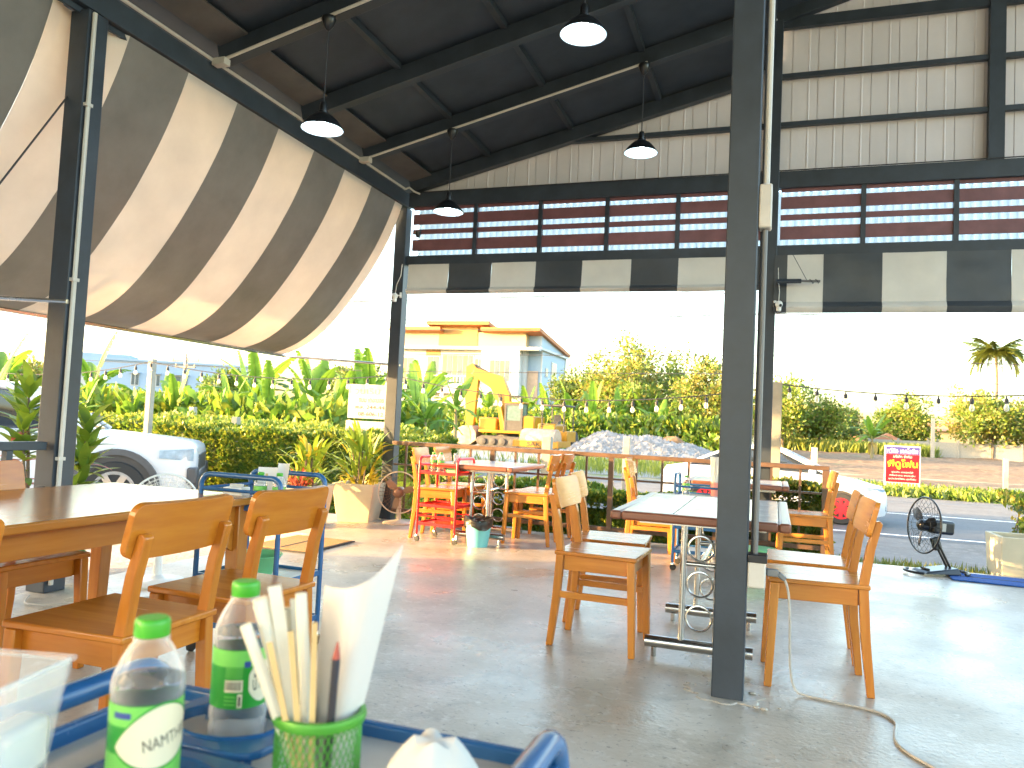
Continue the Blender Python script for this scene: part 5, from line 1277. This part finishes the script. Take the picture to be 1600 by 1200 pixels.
def string_lights(label, spans, spacing, seed):
    t = thing('string_lights', label, 'string lights', (0,0,0), 0, 'outdoor string lights'); pts = []
    for (a, b, sag) in spans:
        n = 24
        for i in range(n+1):
            u = i/n; p = Vector(a).lerp(Vector(b), u); p.z -= sag*4*u*(1-u); pts.append(p)
    m = MB(); m.tube(pts, .008, 5); m.build('wire', 'wire', t, smooth=True)
    d = 0; nxt = spacing*.5
    m = MB(); m.lathe([(.006, 0), (.010, -.03), (.022, -.04), (.024, -.085), (.016, -.09)], 10); hm = m.mesh('holder', 'wire', smooth=True)
    m = MB(); m.lathe([(.012, -.085), (.015, -.10), (.026, -.125), (.029, -.145), (.022, -.168), (.001, -.180)], 12); gm = m.mesh('bulb', 'bulb_glass', smooth=True)
    for p, q in zip(pts[:-1], pts[1:]):
        l = (q-p).length
        while nxt <= d+l:
            c = p.lerp(q, (nxt-d)/l); h = put('holder', hm, t, c); put('bulb', gm, h); nxt += spacing
        d += l
    return t
string_lights('string of clear bulbs sagging across between the two tall posts and the hedge', [((-16, 10.5, 1.95), (-10.2, 10.5, 1.93), .30), ((-10.2, 10.5, 1.93), (-5.75, 10.95, 1.84), .16), ((-5.75, 10.95, 1.84), (0, 10.5, 1.80), .28)], .335, 1)
string_lights('string of clear bulbs at the right, from the post behind the car outwards', [((0, 10.5, 1.84), (5.2, 9.4, 2.15), .25)], .335, 2)

# ---------------------------------------------------------------- power lines
for k, (y, z, zl, sg_) in enumerate(((24, 6.2, 5.6, .5), (24.4, 6.05, 5.3, .6), (24.8, 5.75, 5.5, .4), (25.2, 5.35, 4.7, .7), (25.5, 5.0, 5.1, .5), (26, 3.55, 4.0, .5), (26, 3.1, 3.3, .6), (26, 4.4, 4.8, .3))):
    m = MB(); m.tube([(-70+140*i/40, y+.2*math.sin(i), zl+(z-zl)*i/40-sg_*4*((i/40*4) % 1)*(1-(i/40*4) % 1)*.5) for i in range(41)], .013, 5)
    tag(m.build('power_line', 'wire', None, smooth=True), ['highest', 'second highest', 'third highest', 'fourth highest', 'fifth highest', 'second lowest', 'lowest', 'third lowest'][k]+' overhead power line crossing the sky behind the opening', 'cable', 'overhead power lines')
up = thing('utility_pole', 'distant concrete utility pole with crossarms before the pale blue building', 'pole', (-54, 60, -.5))
m = MB(); m.bar((0, 0, 0), (0, 0, 7.0), .35, .35, (1, 0, 0), .2, .2); m.build('shaft', 'concrete_post', up)
for z, w_ in ((6.2, 1.6), (5.6, 1.2)):
    m = MB(); m.box(-w_, w_, -.06, .06, z, z+.12); m.build('crossarm', 'machine_dark', up)
    for s in (-w_+.1, 0.25, w_-.1):
        m = MB(); m.lathe([(.06, z+.12), (.08, z+.22), (.05, z+.38)], 8, (s, 0, 0)); m.build('insulator', 'rusty_steel', up)

# ---------------------------------------------------------------- banana plants
ORD = ['first', 'second', 'third', 'fourth', 'fifth', 'sixth', 'seventh', 'eighth', 'ninth', 'tenth', 'eleventh', 'twelfth', 'thirteenth', 'fourteenth', 'fifteenth', 'sixteenth']
def brow(pts, where, group, seed):
    for i, (x, y, s) in enumerate(pts): banana(x, y, s, seed+i, '%s banana plant from the left in the %s' % (ORD[i], where), group)
brow([(-27.5, 21, .92), (-24.6, 22.5, 1.0), (-23.4, 21.0, .62), (-21.6, 23, .62), (-20.4, 22, .66), (-19.3, 25, .88), (-18.2, 24, .98), (-17.3, 26, .92), (-16.4, 25, .95), (-15.5, 27, 1.0), (-14.6, 26, .98), (-13.6, 28, .9)], 'long row behind the hedge', 'banana plants behind the hedge', 100)
brow([(-29.5, 19.5, .72), (-26.2, 19.8, .70), (-24.6, 19.5, .56), (-22.2, 20, .55), (-20.2, 20.2, .56), (-18.8, 20.6, .70), (-17.4, 21.5, .72), (-16.2, 22, .74), (-15.2, 22.5, .70), (-14.2, 23, .74), (-12.9, 24, .72), (-12.0, 25.5, .76)], 'lower row just behind the hedge', 'low banana plants behind the hedge', 210)
brow([(-20.6, 38, 1.12), (-19.4, 40, 1.15), (-18.2, 38.5, 1.18), (-17.0, 40, 1.05), (-21.6, 41, 1.1)][::1], 'clump left of the excavator', 'banana plants left of the excavator', 140)
brow([(-22.5, 60, 1.25), (-19.5, 61, 1.2), (-17.5, 60, 1.1), (-15.4, 60, 1.15), (-13.2, 58, 1.15), (-11.4, 59, 1.05), (-9.6, 60, 1.0), (-8.2, 58, 1.0), (-5.6, 60, .95)], 'far row behind the excavator and gravel heap', 'banana plants behind the excavator', 160)
banana(9.9, 33, .62, 190, 'small banana plant by the field post near the right picture edge', 'lone banana plants on the right')
banana(7.4, 68, .95, 191, 'small banana plant before the boundary wall above the red sign', 'lone banana plants on the right')

# ---------------------------------------------------------------- trees
T1 = ['leaf_tree', 'leaf_tree_dry', 'leaf_tree_dark']
tree('large dry golden tree right of the apartment house', -12.2, 66, 8.9, 3.4, 3.4, 5200, .34, T1, [.35, .5, .15], 1, .22)
tree('dark green tree beside the grey side of the apartment house', -17.0, 68, 7.0, 2.4, 2.6, 3600, .32, T1, [.3, .1, .6], 2)
tree('thin airy tree between the golden trees, centre', -8.8, 70, 8.4, 2.3, 3.0, 2600, .30, T1, [.45, .25, .3], 3, .12)
tree('golden tree left of the floor column, tall', -5.4, 62, 7.8, 2.4, 3.0, 3600, .30, T1, [.3, .55, .15], 4)
tree('broad green shrubby tree below the golden trees', -10.6, 62, 5.2, 2.6, 2.0, 3800, .30, T1, [.65, .15, .2], 5)
tree('low dry tree just left of the floor column', -3.2, 60, 5.4, 2.2, 2.2, 3200, .28, T1, [.35, .5, .15], 6)
tree('low green tree right of the gravel heap', -6.8, 60, 4.4, 2.0, 1.8, 2800, .28, T1, [.6, .2, .2], 7)
tree('tall bright green tree directly right of the floor column', 0.8, 84, 7.9, 2.9, 3.5, 4000, 0.36, T1, [.65, .2, .15], 8)
tree('weeping yellow green tree above the white car roof', 4.4, 87, 6.4, 2.8, 2.8, 3800, 0.33, T1, [.6, .3, .1], 9)
tree('small dark tree at the end of the green tree group', 6.7, 96, 5.1, 2.0, 2.0, 2200, 0.33, T1, [.3, .1, .6], 10)
tree('small golden tree standing alone in the gap on the right', 8.6, 105, 5.6, 1.9, 2.2, 2400, 0.33, T1, [.4, .45, .15], 11)
tree('dark tree left of the tallest tree behind the boundary wall', 12.0, 102, 5.2, 1.9, 2.2, 2200, 0.33, T1, [.2, .05, .75], 12)
tree('rounded yellow green tree behind the boundary wall above the red sign', 14.8, 100, 6.9, 2.7, 3.1, 4000, 0.36, T1, [.6, .3, .1], 13)
tree('reddish brown thin tree left of the coconut palm', 19.5, 95, 7.8, 2.2, 2.8, 2000, 0.33, ['leaf_tree_dry', 'leaf_tree'], [.8, .2], 14)
tree('broad green tree under the coconut palm', 20.9, 90, 6.6, 2.9, 2.8, 4200, 0.36, T1, [.6, .3, .1], 15)
tree('golden tree right of the coconut palm at the picture edge', 25.1, 92, 7.4, 2.7, 3.2, 4200, 0.36, T1, [.35, .55, .1], 16)
tree('green tree at the far right picture edge', 29.4, 97, 7.1, 3.2, 3.1, 3600, 0.38, T1, [.6, .3, .1], 17)
tree('distant dark tree before the pale blue building on the left', -50, 62, 5.4, 2.6, 2.0, 2600, .4, T1, [.4, .1, .5], 18)
tree('distant dark tree behind the banana row left of the white sign', -34, 60, 6.2, 3.4, 2.4, 3000, .4, T1, [.35, .1, .55], 19)
tree('far green tree at the left picture edge', -70, 56, 6.0, 3.2, 2.4, 2600, .45, T1, [.5, .3, .2], 20)
# bare tree
bt = thing('bare_tree', 'leafless bare tree above the banana row', 'tree', (-33.5, 45, -.5)); rb = random.Random(5)
m = MB(); m.tube([(0, 0, 0), (.1, 0, 2.4), (0, 0, 4.0)], [.12, .09, .05], 7); m.build('trunk', 'bark', bt)
for k in range(14):
    a = rb.random()*6.28; z = rb.uniform(2.4, 3.9); l = rb.uniform(.8, 1.8); m = MB(); m.tube([(0, 0, z), (l*.4*math.cos(a), l*.4*math.sin(a), z+l*.4), (l*.7*math.cos(a+.4), l*.7*math.sin(a+.4), z+l)], [.04, .025, .008], 5); m.build('limb', 'bark', bt)
# palms: fronds are single objects sharing a few meshes
def frond(L, droop, seed, m_='leaf_palm', n=34, lw=.085, ll=.36):
    rs_ = random.Random(seed); m = MB()
    def mid(u): return Vector((L*u*(1-.25*droop*u), 0, L*(.35*u-droop*.75*u*u)))
    m.tube([mid(i/8) for i in range(9)], [.03*L/2.6*(1-i/9)+.004 for i in range(9)], 5)
    for k in range(n):
        u = .15+.85*k/n; p = mid(u); l = ll*L*(math.sin(math.pi*(.1+.85*u))**.6)
        for s in (-1, 1):
            d = Vector((.55, s*1.0, -.55+rs_.uniform(-.2, .2))).normalized(); w_ = lw*L*.35
            m.add([p-Vector((w_, 0, 0)), p+Vector((w_, 0, 0)), p+d*l], [(0, 1, 2)])
    return m.mesh('frond', m_)
FR = [frond(2.7, d, i) for i, d in enumerate((.35, .7, 1.0, 1.35))]
def palm(label, x, y, h, sc, nf, name='coconut_palm', lean=.25):
    rs_ = random.Random(int(x*10)); t = thing(name, label, 'palm', (x, y, -.5)); 
    m = MB(); m.tube([(0, 0, 0), (lean*.5, 0, h*.35), (lean*.9, 0, h*.7), (lean*.4, 0, h)], [.20*sc, .14*sc, .12*sc, .10*sc], 9); m.build('trunk', 'bark', t, smooth=True)
    for k in range(nf):
        hi = k/nf; put('frond', FR[3 if hi < .3 else 2 if hi < .55 else 1 if hi < .8 else 0], t, (lean*.4, 0, h), (0, R(-30*hi+10), k*2.4), (sc*rs_.uniform(.85, 1.1),)*3)
    return t
palm('tall coconut palm rising over the boundary wall on the right', 22.2, 95, 11.9, 1.25, 34)
FR2 = [frond(1.25, d, 9+i, 'leaf_croton', 18, .04, .34) for i, d in enumerate((.5, .9, 1.2))]
ap = thing('areca_palm', 'feathery green palm clump at the left end of the railing', 'palm', (-4.55, 9.6, -.45), 0)
for k in range(16):
    put('frond', FR2[k % 3], ap, (.12*math.cos(k), .12*math.sin(k), .25+.05*(k % 4)), (0, R(-45+30*((k*7) % 5)/5), k*2.4), (.9+.1*(k % 3),)*3)
for k in range(5):
    m = MB(); m.tube([(.05*math.cos(k*1.3), .05*math.sin(k*1.3), 0), (.14*math.cos(k*1.3), .14*math.sin(k*1.3), .35)], .02, 6); m.build('stem', 'banana_stem', ap)

# ---------------------------------------------------------------- grass and weeds
g = np.random.default_rng(77)
def grass(name, label, n, fx, size, mats, weights, seed, asp=.10):
    P = np.array([fx(g) for _ in range(n)]); D = np.tile(np.array([[0, 0, 1.6]]), (n, 1)); me = leaf_mesh(name, P, size, mats, weights, seed, asp, .6 if asp < .2 else .25, D, .45 if asp < .2 else 1.3)
    o = put(name, me); tag(o, label, 'grass', None, 'stuff'); return o
def far_g(q):
    x = q.uniform(.5, 15); y = q.uniform(84, 100); return (x, y, gz(x, y))
grass('tall_grass', 'tall yellow green grass beyond the ploughed field', 26000, far_g, 1.3, ['grass', 'leaf_hedge_gold'], [.8, .2], 1)
def verge_g(q):
    x = q.uniform(1.5, 14); y = q.normal(27.3, .45) if q.random() < .7 else q.uniform(27, 31); return (x, y, gz(x, y))
grass('verge_weeds', 'green weeds along the far road verge', 14000, verge_g, .26, ['grass', 'leaf_hedge', 'leaf_croton'], [.4, .3, .3], 2, .3)
def near_g(q):
    x = q.uniform(.4, 4.5); y = q.normal(8.45, .14) if q.random() < .6 else q.uniform(8.3, 10); return (x, y, gz(x, y)-.02)
grass('slab_edge_weeds', 'dry weeds growing along the front slab edge', 2600, near_g, .13, ['grass', 'leaf_tree_dry'], [.55, .45], 3)
def lot_g(q):
    x = q.uniform(-9, -.5) if q.random() < .8 else q.uniform(-30, -9); y = q.uniform(27, 36); return (x, y, gz(x, y))
grass('lot_weeds', 'scattered weeds on the gravel lot', 4500, lot_g, .40, ['grass', 'leaf_hedge_gold'], [.7, .3], 4)
def under_b(q):
    x = q.uniform(-32, -12.5); y = q.uniform(20, 29); return (x, y, gz(x, y)+q.random()**1.5*1.9)
grass('row_undergrowth', 'low green undergrowth beneath the banana row', 30000, under_b, .46, ['leaf_banana', 'leaf_hedge_gold', 'leaf_hedge'], [.4, .3, .3], 5, .4)
def under_c(q):
    x = q.uniform(-26, -3); y = q.uniform(56, 64); return (x, y, gz(x, y)+q.random()**2*2.6)
grass('far_undergrowth', 'green undergrowth behind the excavator and gravel heap', 30000, under_c, .5, ['leaf_banana', 'leaf_hedge_gold', 'leaf_tree_dark'], [.4, .3, .3], 6, .4)
# gravel heap
hp_ = thing('gravel_heap', 'long heap of grey crushed stone behind the railing', 'gravel heap', (-6.6, 41, -.5))
def heap(x, y):
    a = 1.45*math.exp(-((x+2.2)/1.7)**2-(y/2.2)**2)+1.0*math.exp(-((x-.3)/1.5)**2-(y/2.0)**2)+.95*math.exp(-((x-2.5)/1.8)**2-(y/1.9)**2)
    return a+.10*fbm(x, y, 2, 1.6)*min(1, a*2)-.05
m = MB(); m.grid(lambda u, v: (-5+10.5*u, -4+8*v, heap(-5+10.5*u, -4+8*v)), 60, 40); m.build('mound', 'gravel_ground', hp_, smooth=True)
P = []
for k in range(7000):
    x, y = g.uniform(-4.6, 5), g.uniform(-3.6, 1.5); z = heap(x, y)
    if z > .03: P.append((x, y, z-.04))
m = MB(); rs_ = random.Random(3)
for p in P[:5200]:
    s = rs_.uniform(.05, .16); q = [Vector((rs_.uniform(-1, 1), rs_.uniform(-1, 1), rs_.uniform(-.6, 1)))*s for _ in range(4)]
    c = Vector(p); m.add([c+Vector((s, 0, 0))+q[0]*.3, c+Vector((-s*.6, s*.8, 0))+q[1]*.3, c+Vector((-s*.6, -s*.8, 0))+q[2]*.3, c+Vector((0, 0, s))+q[3]*.3], [(0, 1, 3), (1, 2, 3), (2, 0, 3)])
o = m.build('loose_stones', 'stone', hp_); o['kind'] = 'stuff'
m = MB(); m.sphere((1.5, .1, .95), .62, 14, 8, (1.2, 1, .75)); m.v = [(a+.1*fbm(a, b, c, 3), b, c+.1*fbm(a, b, c, 4)) for a, b, c in m.v]; m.build('earth_clod', 'field_soil', hp_, smooth=True)

# ---------------------------------------------------------------- excavator
ex = thing('excavator', 'yellow excavator with raised boom and bucket on the ground', 'excavator', (-18.0, 52, -.45)); ex.scale = (1.12, 1.12, 1.04)
def part(name, m_, parent, fn, **k):
    m = MB(); fn(m); return m.build(name, m_, parent, **k)
for yy in (-.95, .95):
    tr = thing_part('track', ex)
    def trk(m, yy=yy):
        o = [(-1.7, .35), (-1.55, .12), (-1.3, 0), (1.6, 0), (1.9, .12), (2.05, .35), (1.9, .60), (1.6, .72), (-1.3, .72), (-1.55, .60)]
        m.prism(o, lambda a, b: (a, yy-.28, b), lambda a, b: (a, yy+.28, b))
    part('belt', 'machine_dark', tr, trk, bevel=.03)
    for k in range(5):
        part('roller', 'machine_dark', tr, lambda m, k=k, yy=yy: (setattr(m, 'M', Matrix.Translation((-1.2+.65*k, yy-.3, .34)) @ Matrix.Rotation(R(90), 4, 'X')), m.lathe([(.22, 0), (.22, .06), (.1, .08)], 16)), smooth=True)
part('slew_ring', 'machine_dark', ex, lambda m: m.lathe([(.7, .7), (.7, .95)], 24))
part('deck', 'yellow_paint', ex, lambda m: m.box(-1.55, 1.7, -1.15, 1.25, .92, 1.12), bevel=.04)
part('engine_housing', 'yellow_paint', ex, lambda m: m.box(1.25, 2.1, -1.1, 1.2, 1.12, 2.15), bevel=.10)
part('counterweight', 'yellow_paint', ex, lambda m: m.box(-1.8, -.55, -.6, 1.1, .95, 1.95), bevel=.10)
cb = thing_part('cab', ex)
for q in ((.12, .24, -1.15, -1.07, 1.1, 2.95), (1.18, 1.31, -1.15, -1.07, 1.1, 2.95), (.15, .22, -.2, -.12, 1.1, 2.95), (1.22, 1.29, -.2, -.12, 1.1, 2.95)): part('cab_post', 'machine_dark', cb, lambda m, q=q: m.box(*q))
for q in ((.24, 1.18, -1.15, -1.07, 2.8, 2.95), (.24, 1.18, -1.15, -1.08, 1.72, 1.8)): part('cab_rail', 'machine_dark', cb, lambda m, q=q: m.box(*q))
part('cab_roof', 'yellow_paint', cb, lambda m: m.box(.10, 1.36, -1.18, -.10, 2.95, 3.05), bevel=.04)
part('window_pane', 'cab_glass', cb, lambda m: m.box(.22, 1.22, -1.12, -1.10, 1.8, 2.94)); part('window_pane', 'cab_glass', cb, lambda m: m.box(1.245, 1.265, -1.07, -.2, 1.3, 2.94)); part('window_pane', 'cab_glass', cb, lambda m: m.box(.175, .195, -1.07, -.2, 1.3, 2.94))
part('cab_panel', 'machine_dark', cb, lambda m: m.box(.22, 1.22, -1.13, -1.09, 1.12, 1.72))
part('boom', 'yellow_paint', ex, lambda m: m.prism([(.05, 1.1), (.78, 1.15), (.55, 3.6), (.08, 4.75), (-1.9, 5.35), (-2.1, 4.85), (-.75, 3.95), (-.28, 3.1)], lambda a, b: (a-.35, -.62, b), lambda a, b: (a-.35, -.18, b)), bevel=.04)
part('arm', 'yellow_paint', ex, lambda m: m.prism([(-2.9, 5.4), (-2.4, 5.65), (-2.1, 5.3), (-1.95, 4.6), (-2.15, 1.35), (-2.65, 1.25), (-2.85, 3.2)], lambda a, b: (a, -.55, b), lambda a, b: (a, -.22, b)), bevel=.04)
for p, q, r in (((-2.3, -.38, 5.5), (-1.3, -.38, 4.95), .10), ((-1.3, -.38, 4.95), (-.55, -.38, 4.5), .06), ((.05, -.72, 1.3), (-.35, -.72, 2.9), .09), ((-.35, -.72, 2.9), (-.5, -.72, 3.6), .055), ((.02, -.05, 1.3), (-.40, -.05, 3.0), .09), ((-2.85, -.38, 4.4), (-2.75, -.38, 2.6), .085)):
    part('hydraulic_cylinder', 'machine_dark' if r < .07 or p[2] > 4 else 'yellow_paint', ex, lambda m, p=p, q=q, r=r: m.tube([p, q], r, 10), smooth=True)
part('bucket', 'rusty_steel', ex, lambda m: m.prism([(-2.1, 1.35), (-2.75, 1.30), (-3.4, .95), (-3.7, .45), (-3.55, .05), (-2.2, .0), (-1.75, .35), (-1.8, .9)], lambda a, b: (a, -.95, b), lambda a, b: (a, .2, b)), bevel=.05)
for k in range(5): part('bucket_tooth', 'rusty_steel', ex, lambda m, k=k: m.bar((-3.3, -.85+.24*k, .08), (-3.75, -.85+.24*k, -.02), .09, .06))
# road roller
rl = thing('road_roller', 'yellow road roller with canopy and steel drum beside the excavator', 'road roller', (-12.8, 44, -.45), R(-6))
part('drum', 'rusty_steel', rl, lambda m: (setattr(m, 'M', Matrix.Translation((-1.05, -.9, .78)) @ Matrix.Rotation(R(90), 4, 'Y')), m.lathe([(.1, 0), (.62, 0), (.64, .03), (.64, 2.1), (.62, 2.13), (.1, 2.13)], 36)), smooth=True)
part('bumper_bar', 'yellow_paint', rl, lambda m: m.box(-1.4, 1.45, -1.72, -1.60, .35, .72), bevel=.03)
for s in (-1.38, 1.25): part('yoke_arm', 'yellow_paint', rl, lambda m, s=s: m.box(s, s+.16, -1.6, .4, .40, .75), bevel=.02)
for z in (.0,): part('tow_frame', 'machine_dark', rl, lambda m: m.box(-1.2, 1.2, -1.66, -1.56, .10, .34))
part('engine_hood', 'yellow_paint', rl, lambda m: m.box(-.75, .45, .3, 2.2, .95, 1.75), bevel=.12)
part('operator_platform', 'yellow_paint', rl, lambda m: m.box(.45, 1.2, .3, 1.8, .7, 1.35), bevel=.05)
part('seat', 'machine_dark', rl, lambda m: [m.box(-.1, .35, .9, 1.35, 1.75, 1.9), m.box(-.1, .35, 1.3, 1.42, 1.9, 2.3)])
part('canopy', 'machine_dark', rl, lambda m: m.box(-.55, 1.05, .2, 2.0, 2.80, 2.90), bevel=.03)
for p in ((-.45, .3), (.95, .3), (-.45, 1.9), (.95, 1.9)): part('canopy_post', 'machine_dark', rl, lambda m, p=p: m.box(p[0]-.03, p[0]+.03, p[1]-.03, p[1]+.03, 1.3, 2.80))
for s in (-1.0, .65): part('rear_tyre', 'rubber', rl, lambda m, s=s: (setattr(m, 'M', Matrix.Translation((s, 2.2, .68)) @ Matrix.Rotation(R(90), 4, 'Y')), m.lathe([(.3, 0), (.64, .02), (.70, .1), (.70, .3), (.64, .38), (.3, .4)], 28)), smooth=True)
flat_text('lettering', 'SAKAI', 1.25, .24, 'ink', rl, lambda a, b: (a+.15, -1.725, .535+b), .01)

# ---------------------------------------------------------------- buildings
bd = thing('apartment_house', 'cream and grey three-storey house with slanted orange roofs behind the excavator', 'building', (-35, 85, -.5))
def wpart(name, m_, *b, parent=None, **k):
    m = MB(); m.box(*b); return m.build(name, m_, parent or bd, **k)
wpart('wall', 'wall_white', -9.5, 7.3, 0, 10, 0, 10.6); wpart('wall', 'wall_grey', 7.3, 8.9, 1.2, 12, 0, 10.7)
m = MB(); m.prism([(1.2, 10.7), (12, 10.7), (12, 11.0), (1.2, 12.4)], lambda a, b: (5.5, a, b), lambda a, b: (8.88, a, b)); m.build('gable', 'wall_grey', bd)
wpart('upper_wall', 'wall_cream', -9.5, -3.8, .02, 2, 10.6, 12.4); wpart('upper_wall', 'wall_tan', -3.8, 1.2, -.05, 2, 10.6, 13.1); wpart('upper_wall', 'wall_cream', 1.2, 7.28, .02, 2, 10.6, 12.4)
def roof_slab(name, x0, x1, y0, y1, za, zb, th=.45, m_='roof_orange'):
    m = MB(); m.add([(x0,y0,za),(x1,y0,za),(x1,y1,zb),(x0,y1,zb),(x0,y0,za+th),(x1,y0,za+th),(x1,y1,zb+th),(x0,y1,zb+th)], [(3,2,1,0),(4,5,6,7),(0,1,5,4),(1,2,6,5),(2,3,7,6),(3,0,4,7)]); m.build(name, m_, bd)
roof_slab('roof', -10, -3.2, -1.2, 11, 12.45, 10.9); roof_slab('roof', -5.0, 3.0, -1.2, 11, 13.15, 11.6); roof_slab('roof', 2.0, 9.3, -1.2, 13, 12.45, 10.75, .42, 'roof_orange')
wpart('ledge', 'wall_white', -9.8, 9.2, -1.1, .0, 10.25, 10.6); wpart('ledge', 'wall_white', 7.3, 9.25, 0, 12.2, 10.45, 10.7)
wpart('side_wall', 'wall_white', 2.2, 6.9, -1.0, -.01, 5.1, 10.24); wpart('balcony_slab', 'wall_white', -9.8, 7.0, -1.3, -.005, 5.0, 6.1)
wpart('brick_panel', 'brick_tan', 7.32, 8.6, 1.0, 1.19, 4.2, 8.0)
wpart('floor_band', 'wall_white', 8.9, 8.95, 1.2, 12, 4.9, 5.5)
wpart('corner_trim', 'wall_white', 8.88, 9.02, 1.15, 1.35, 0, 10.7); wpart('corner_trim', 'wall_white', 8.88, 9.02, 11.8, 12.02, 0, 10.7)
def win(x0, x1, z0, z1, y=-.06, nx=2, curtain=True):
    w_ = wpart('window', 'wall_white', x0-.1, x1+.1, y, y+.1, z0-.1, z1+.1)
    for i in range(nx):
        a = x0+(x1-x0)*i/nx+.05; b = x0+(x1-x0)*(i+1)/nx-.05; m = MB(); m.box(a, b, y-.03, y-.002, z0, z1); m.build('pane', 'curtain' if curtain and i % 2 == 0 else 'window_glass', w_)
win(-8.8, -6.9, 6.3, 9.2); win(-5.2, -3.6, 6.2, 9.4, -.06, 2, False); win(-3.2, .8, 6.2, 9.6, -.06, 6); win(1.0, 2.0, 6.4, 9.2)
win(3.3, 5.8, 6.6, 9.0, -1.06, 4); win(-8, -5, 1.2, 3.6, -.06, 3); win(-3, 0, 1.2, 3.6, -.06, 3); win(3.4, 5.2, 1.2, 3.8, -.06, 2)
wpart('recess', 'wall_tan', -5.4, -3.5, -.03, .05, 9.4, 10.2)
for k in range(14):
    wpart('baluster', 'plastic_white', -5.3+.42*k-.03, -5.3+.42*k+.03, -1.26, -1.2, 6.1, 7.0)
wpart('balcony_rail', 'plastic_white', -5.5, .9, -1.28, -1.2, 7.0, 7.12)
def swin(y0, y1, z0, z1, m_='window_glass'):
    w_ = wpart('window', 'wall_white', 8.9, 8.98, y0-.1, y1+.1, z0-.1, z1+.1); m = MB(); m.box(8.98, 9.0, y0, y1, z0, z1); m.build('pane', m_, w_)
swin(3.0, 3.9, 7.6, 8.5); swin(9.3, 10.2, 7.4, 8.3); swin(3.5, 5.5, 1.6, 3.2); swin(5.5, 7.6, 5.7, 9.4)
for k in range(5): wpart('side_baluster', 'plastic_white', 9.02, 9.08, 5.55+.45*k, 5.61+.45*k, 5.6, 6.7)
wpart('air_conditioner', 'brick_tan', 1.2, 2.0, -1.7, -1.3, 6.1, 6.8)
lb = thing('blue_building', 'long pale blue building with small dark windows far left', 'building', (-77, 82, -.5), R(30))
m = MB(); m.box(-8, 11, 0, 9, 0, 7.6); m.build('wall', 'pale_blue_wall', lb); m = MB(); m.box(-8.2, 11.2, -.2, 9.2, 7.6, 7.9); m.build('parapet', 'pale_blue_wall', lb)
for xx, ww in ((-4.2, 1.0), (-1.6, 1.0), (1.2, 1.7), (5.4, 1.8)):
    m = MB(); m.box(xx, xx+ww, -.06, .0, 4.4, 6.0); w_ = m.build('window', 'wall_white', lb)
    for q in range(2): m = MB(); m.box(xx+.08+q*ww/2, xx+ww/2-.05+q*ww/2, -.09, -.062, 4.5, 5.9); m.build('pane', 'window_glass', w_)
    m = MB(); m.box(xx-.15, xx+ww+.15, -.5, -.01, 6.05, 6.15); m.build('window_hood', 'pale_blue_wall', lb)
fb = thing('white_building', 'far white building with low upper storey at the left picture edge', 'building', (-96, 74, -.5), R(35))
m = MB(); m.box(-20, 16, 0, 9, 0, 6.8); m.build('wall', 'wall_white', fb); m = MB(); m.box(8, 15, -.3, 6, 6.8, 8.6); m.build('upper_storey', 'pale_blue_wall', fb)
for k in range(7): m = MB(); m.box(-9+3.2*k, -7+3.2*k, -.05, 0, 3.7, 5.6); m.build('window', 'wall_tan', fb)
m = MB(); m.box(-20.5, 16.5, -.6, 0, 6.5, 6.85); m.build('ledge', 'wall_white', fb)
hs = thing('far_house', 'far house with brown hip roof behind the trees on the right', 'house', (21.5, 122, -.5))
m = MB(); m.box(-3, 4, 0, 6, 0, 3.6); m.build('wall', 'wall_cream', hs); m = MB(); m.prism([(-3.8, 3.6), (4.8, 3.6), (3.0, 5.0), (-2.0, 5.0)], lambda a, b: (a, -.8 if b < 4 else 2, b), lambda a, b: (a, 6.8 if b < 4 else 4, b)); m.build('roof', 'roof_brown', hs)
m = MB(); m.box(-1.5, .2, -.04, 0, 1.2, 2.6); w_ = m.build('window', 'wall_white', hs); m = MB(); m.box(-1.4, .1, -.07, -.042, 1.3, 2.5); m.build('pane', 'window_glass', w_)
# boundary wall
bw = thing('boundary_wall', 'grey concrete panel boundary wall across the field on the right', 'wall', (0, 90, -.3))
for k in range(13):
    x = 9.5+2.8*k; m = MB(); m.box(x+.1, x+2.7, 0, .12, -.2, 1.75); m.build('panel', 'concrete_post', bw); m = MB(); m.box(x-.1, x+.1, -.06, .18, -.2, 1.95); m.build('pillar', 'concrete_post', bw)
# small wooden hut roofs left of the wall
for lb_, x, y in (('low rusty shed roof left of the boundary wall', 8.1, 100), ('second low rusty shed among the trees', 12.2, 97)):
    sh = thing('low_shed', lb_, 'shed', (x, y, -.5)); m = MB(); m.box(-1.5, 1.5, 0, 2, 0, 1.7); m.build('wall', 'wall_tan', sh); m = MB(); m.prism([(-1.9, 1.7), (1.9, 1.7), (0, 2.7)], lambda a, b: (a, -.3, b), lambda a, b: (a, 2.3, b)); m.build('roof', 'roof_brown', sh)

# ---------------------------------------------------------------- added sun blocker in carport shape, out of view, shading awnings and near floor
cp = thing('unseen_sun_blocker', 'added unseen sun blocker in carport shape, boards above and closed end, left of the picture', 'sun blocker', (-13.2, 0, -.35))
m = MB(); m.box(0, .08, -9, 10.5-2.9, 3.68, 3.80); m.build('blocker_board', 'wall_grey', cp)
for k in range(4):
    m = MB(); m.box(0, .08, -9, 7.6, 3.815+.40*k, 3.815+.40*k+.385); m.build('blocker_board', 'wall_grey', cp)
m = MB(); m.box(-5, .08, -9, 7.6, 5.43, 5.50); m.build('roof_sheet', 'roof_brown', cp)
m = MB(); m.box(-.02, .06, -9, .9, 0, 3.66); m.build('blocker_wall', 'wall_grey', cp)
for y in (1.0, 7.5):
    m = MB(); m.box(-.05, .05, y-.05, y+.05, 0, 3.68); m.build('post', 'dark_steel', cp)
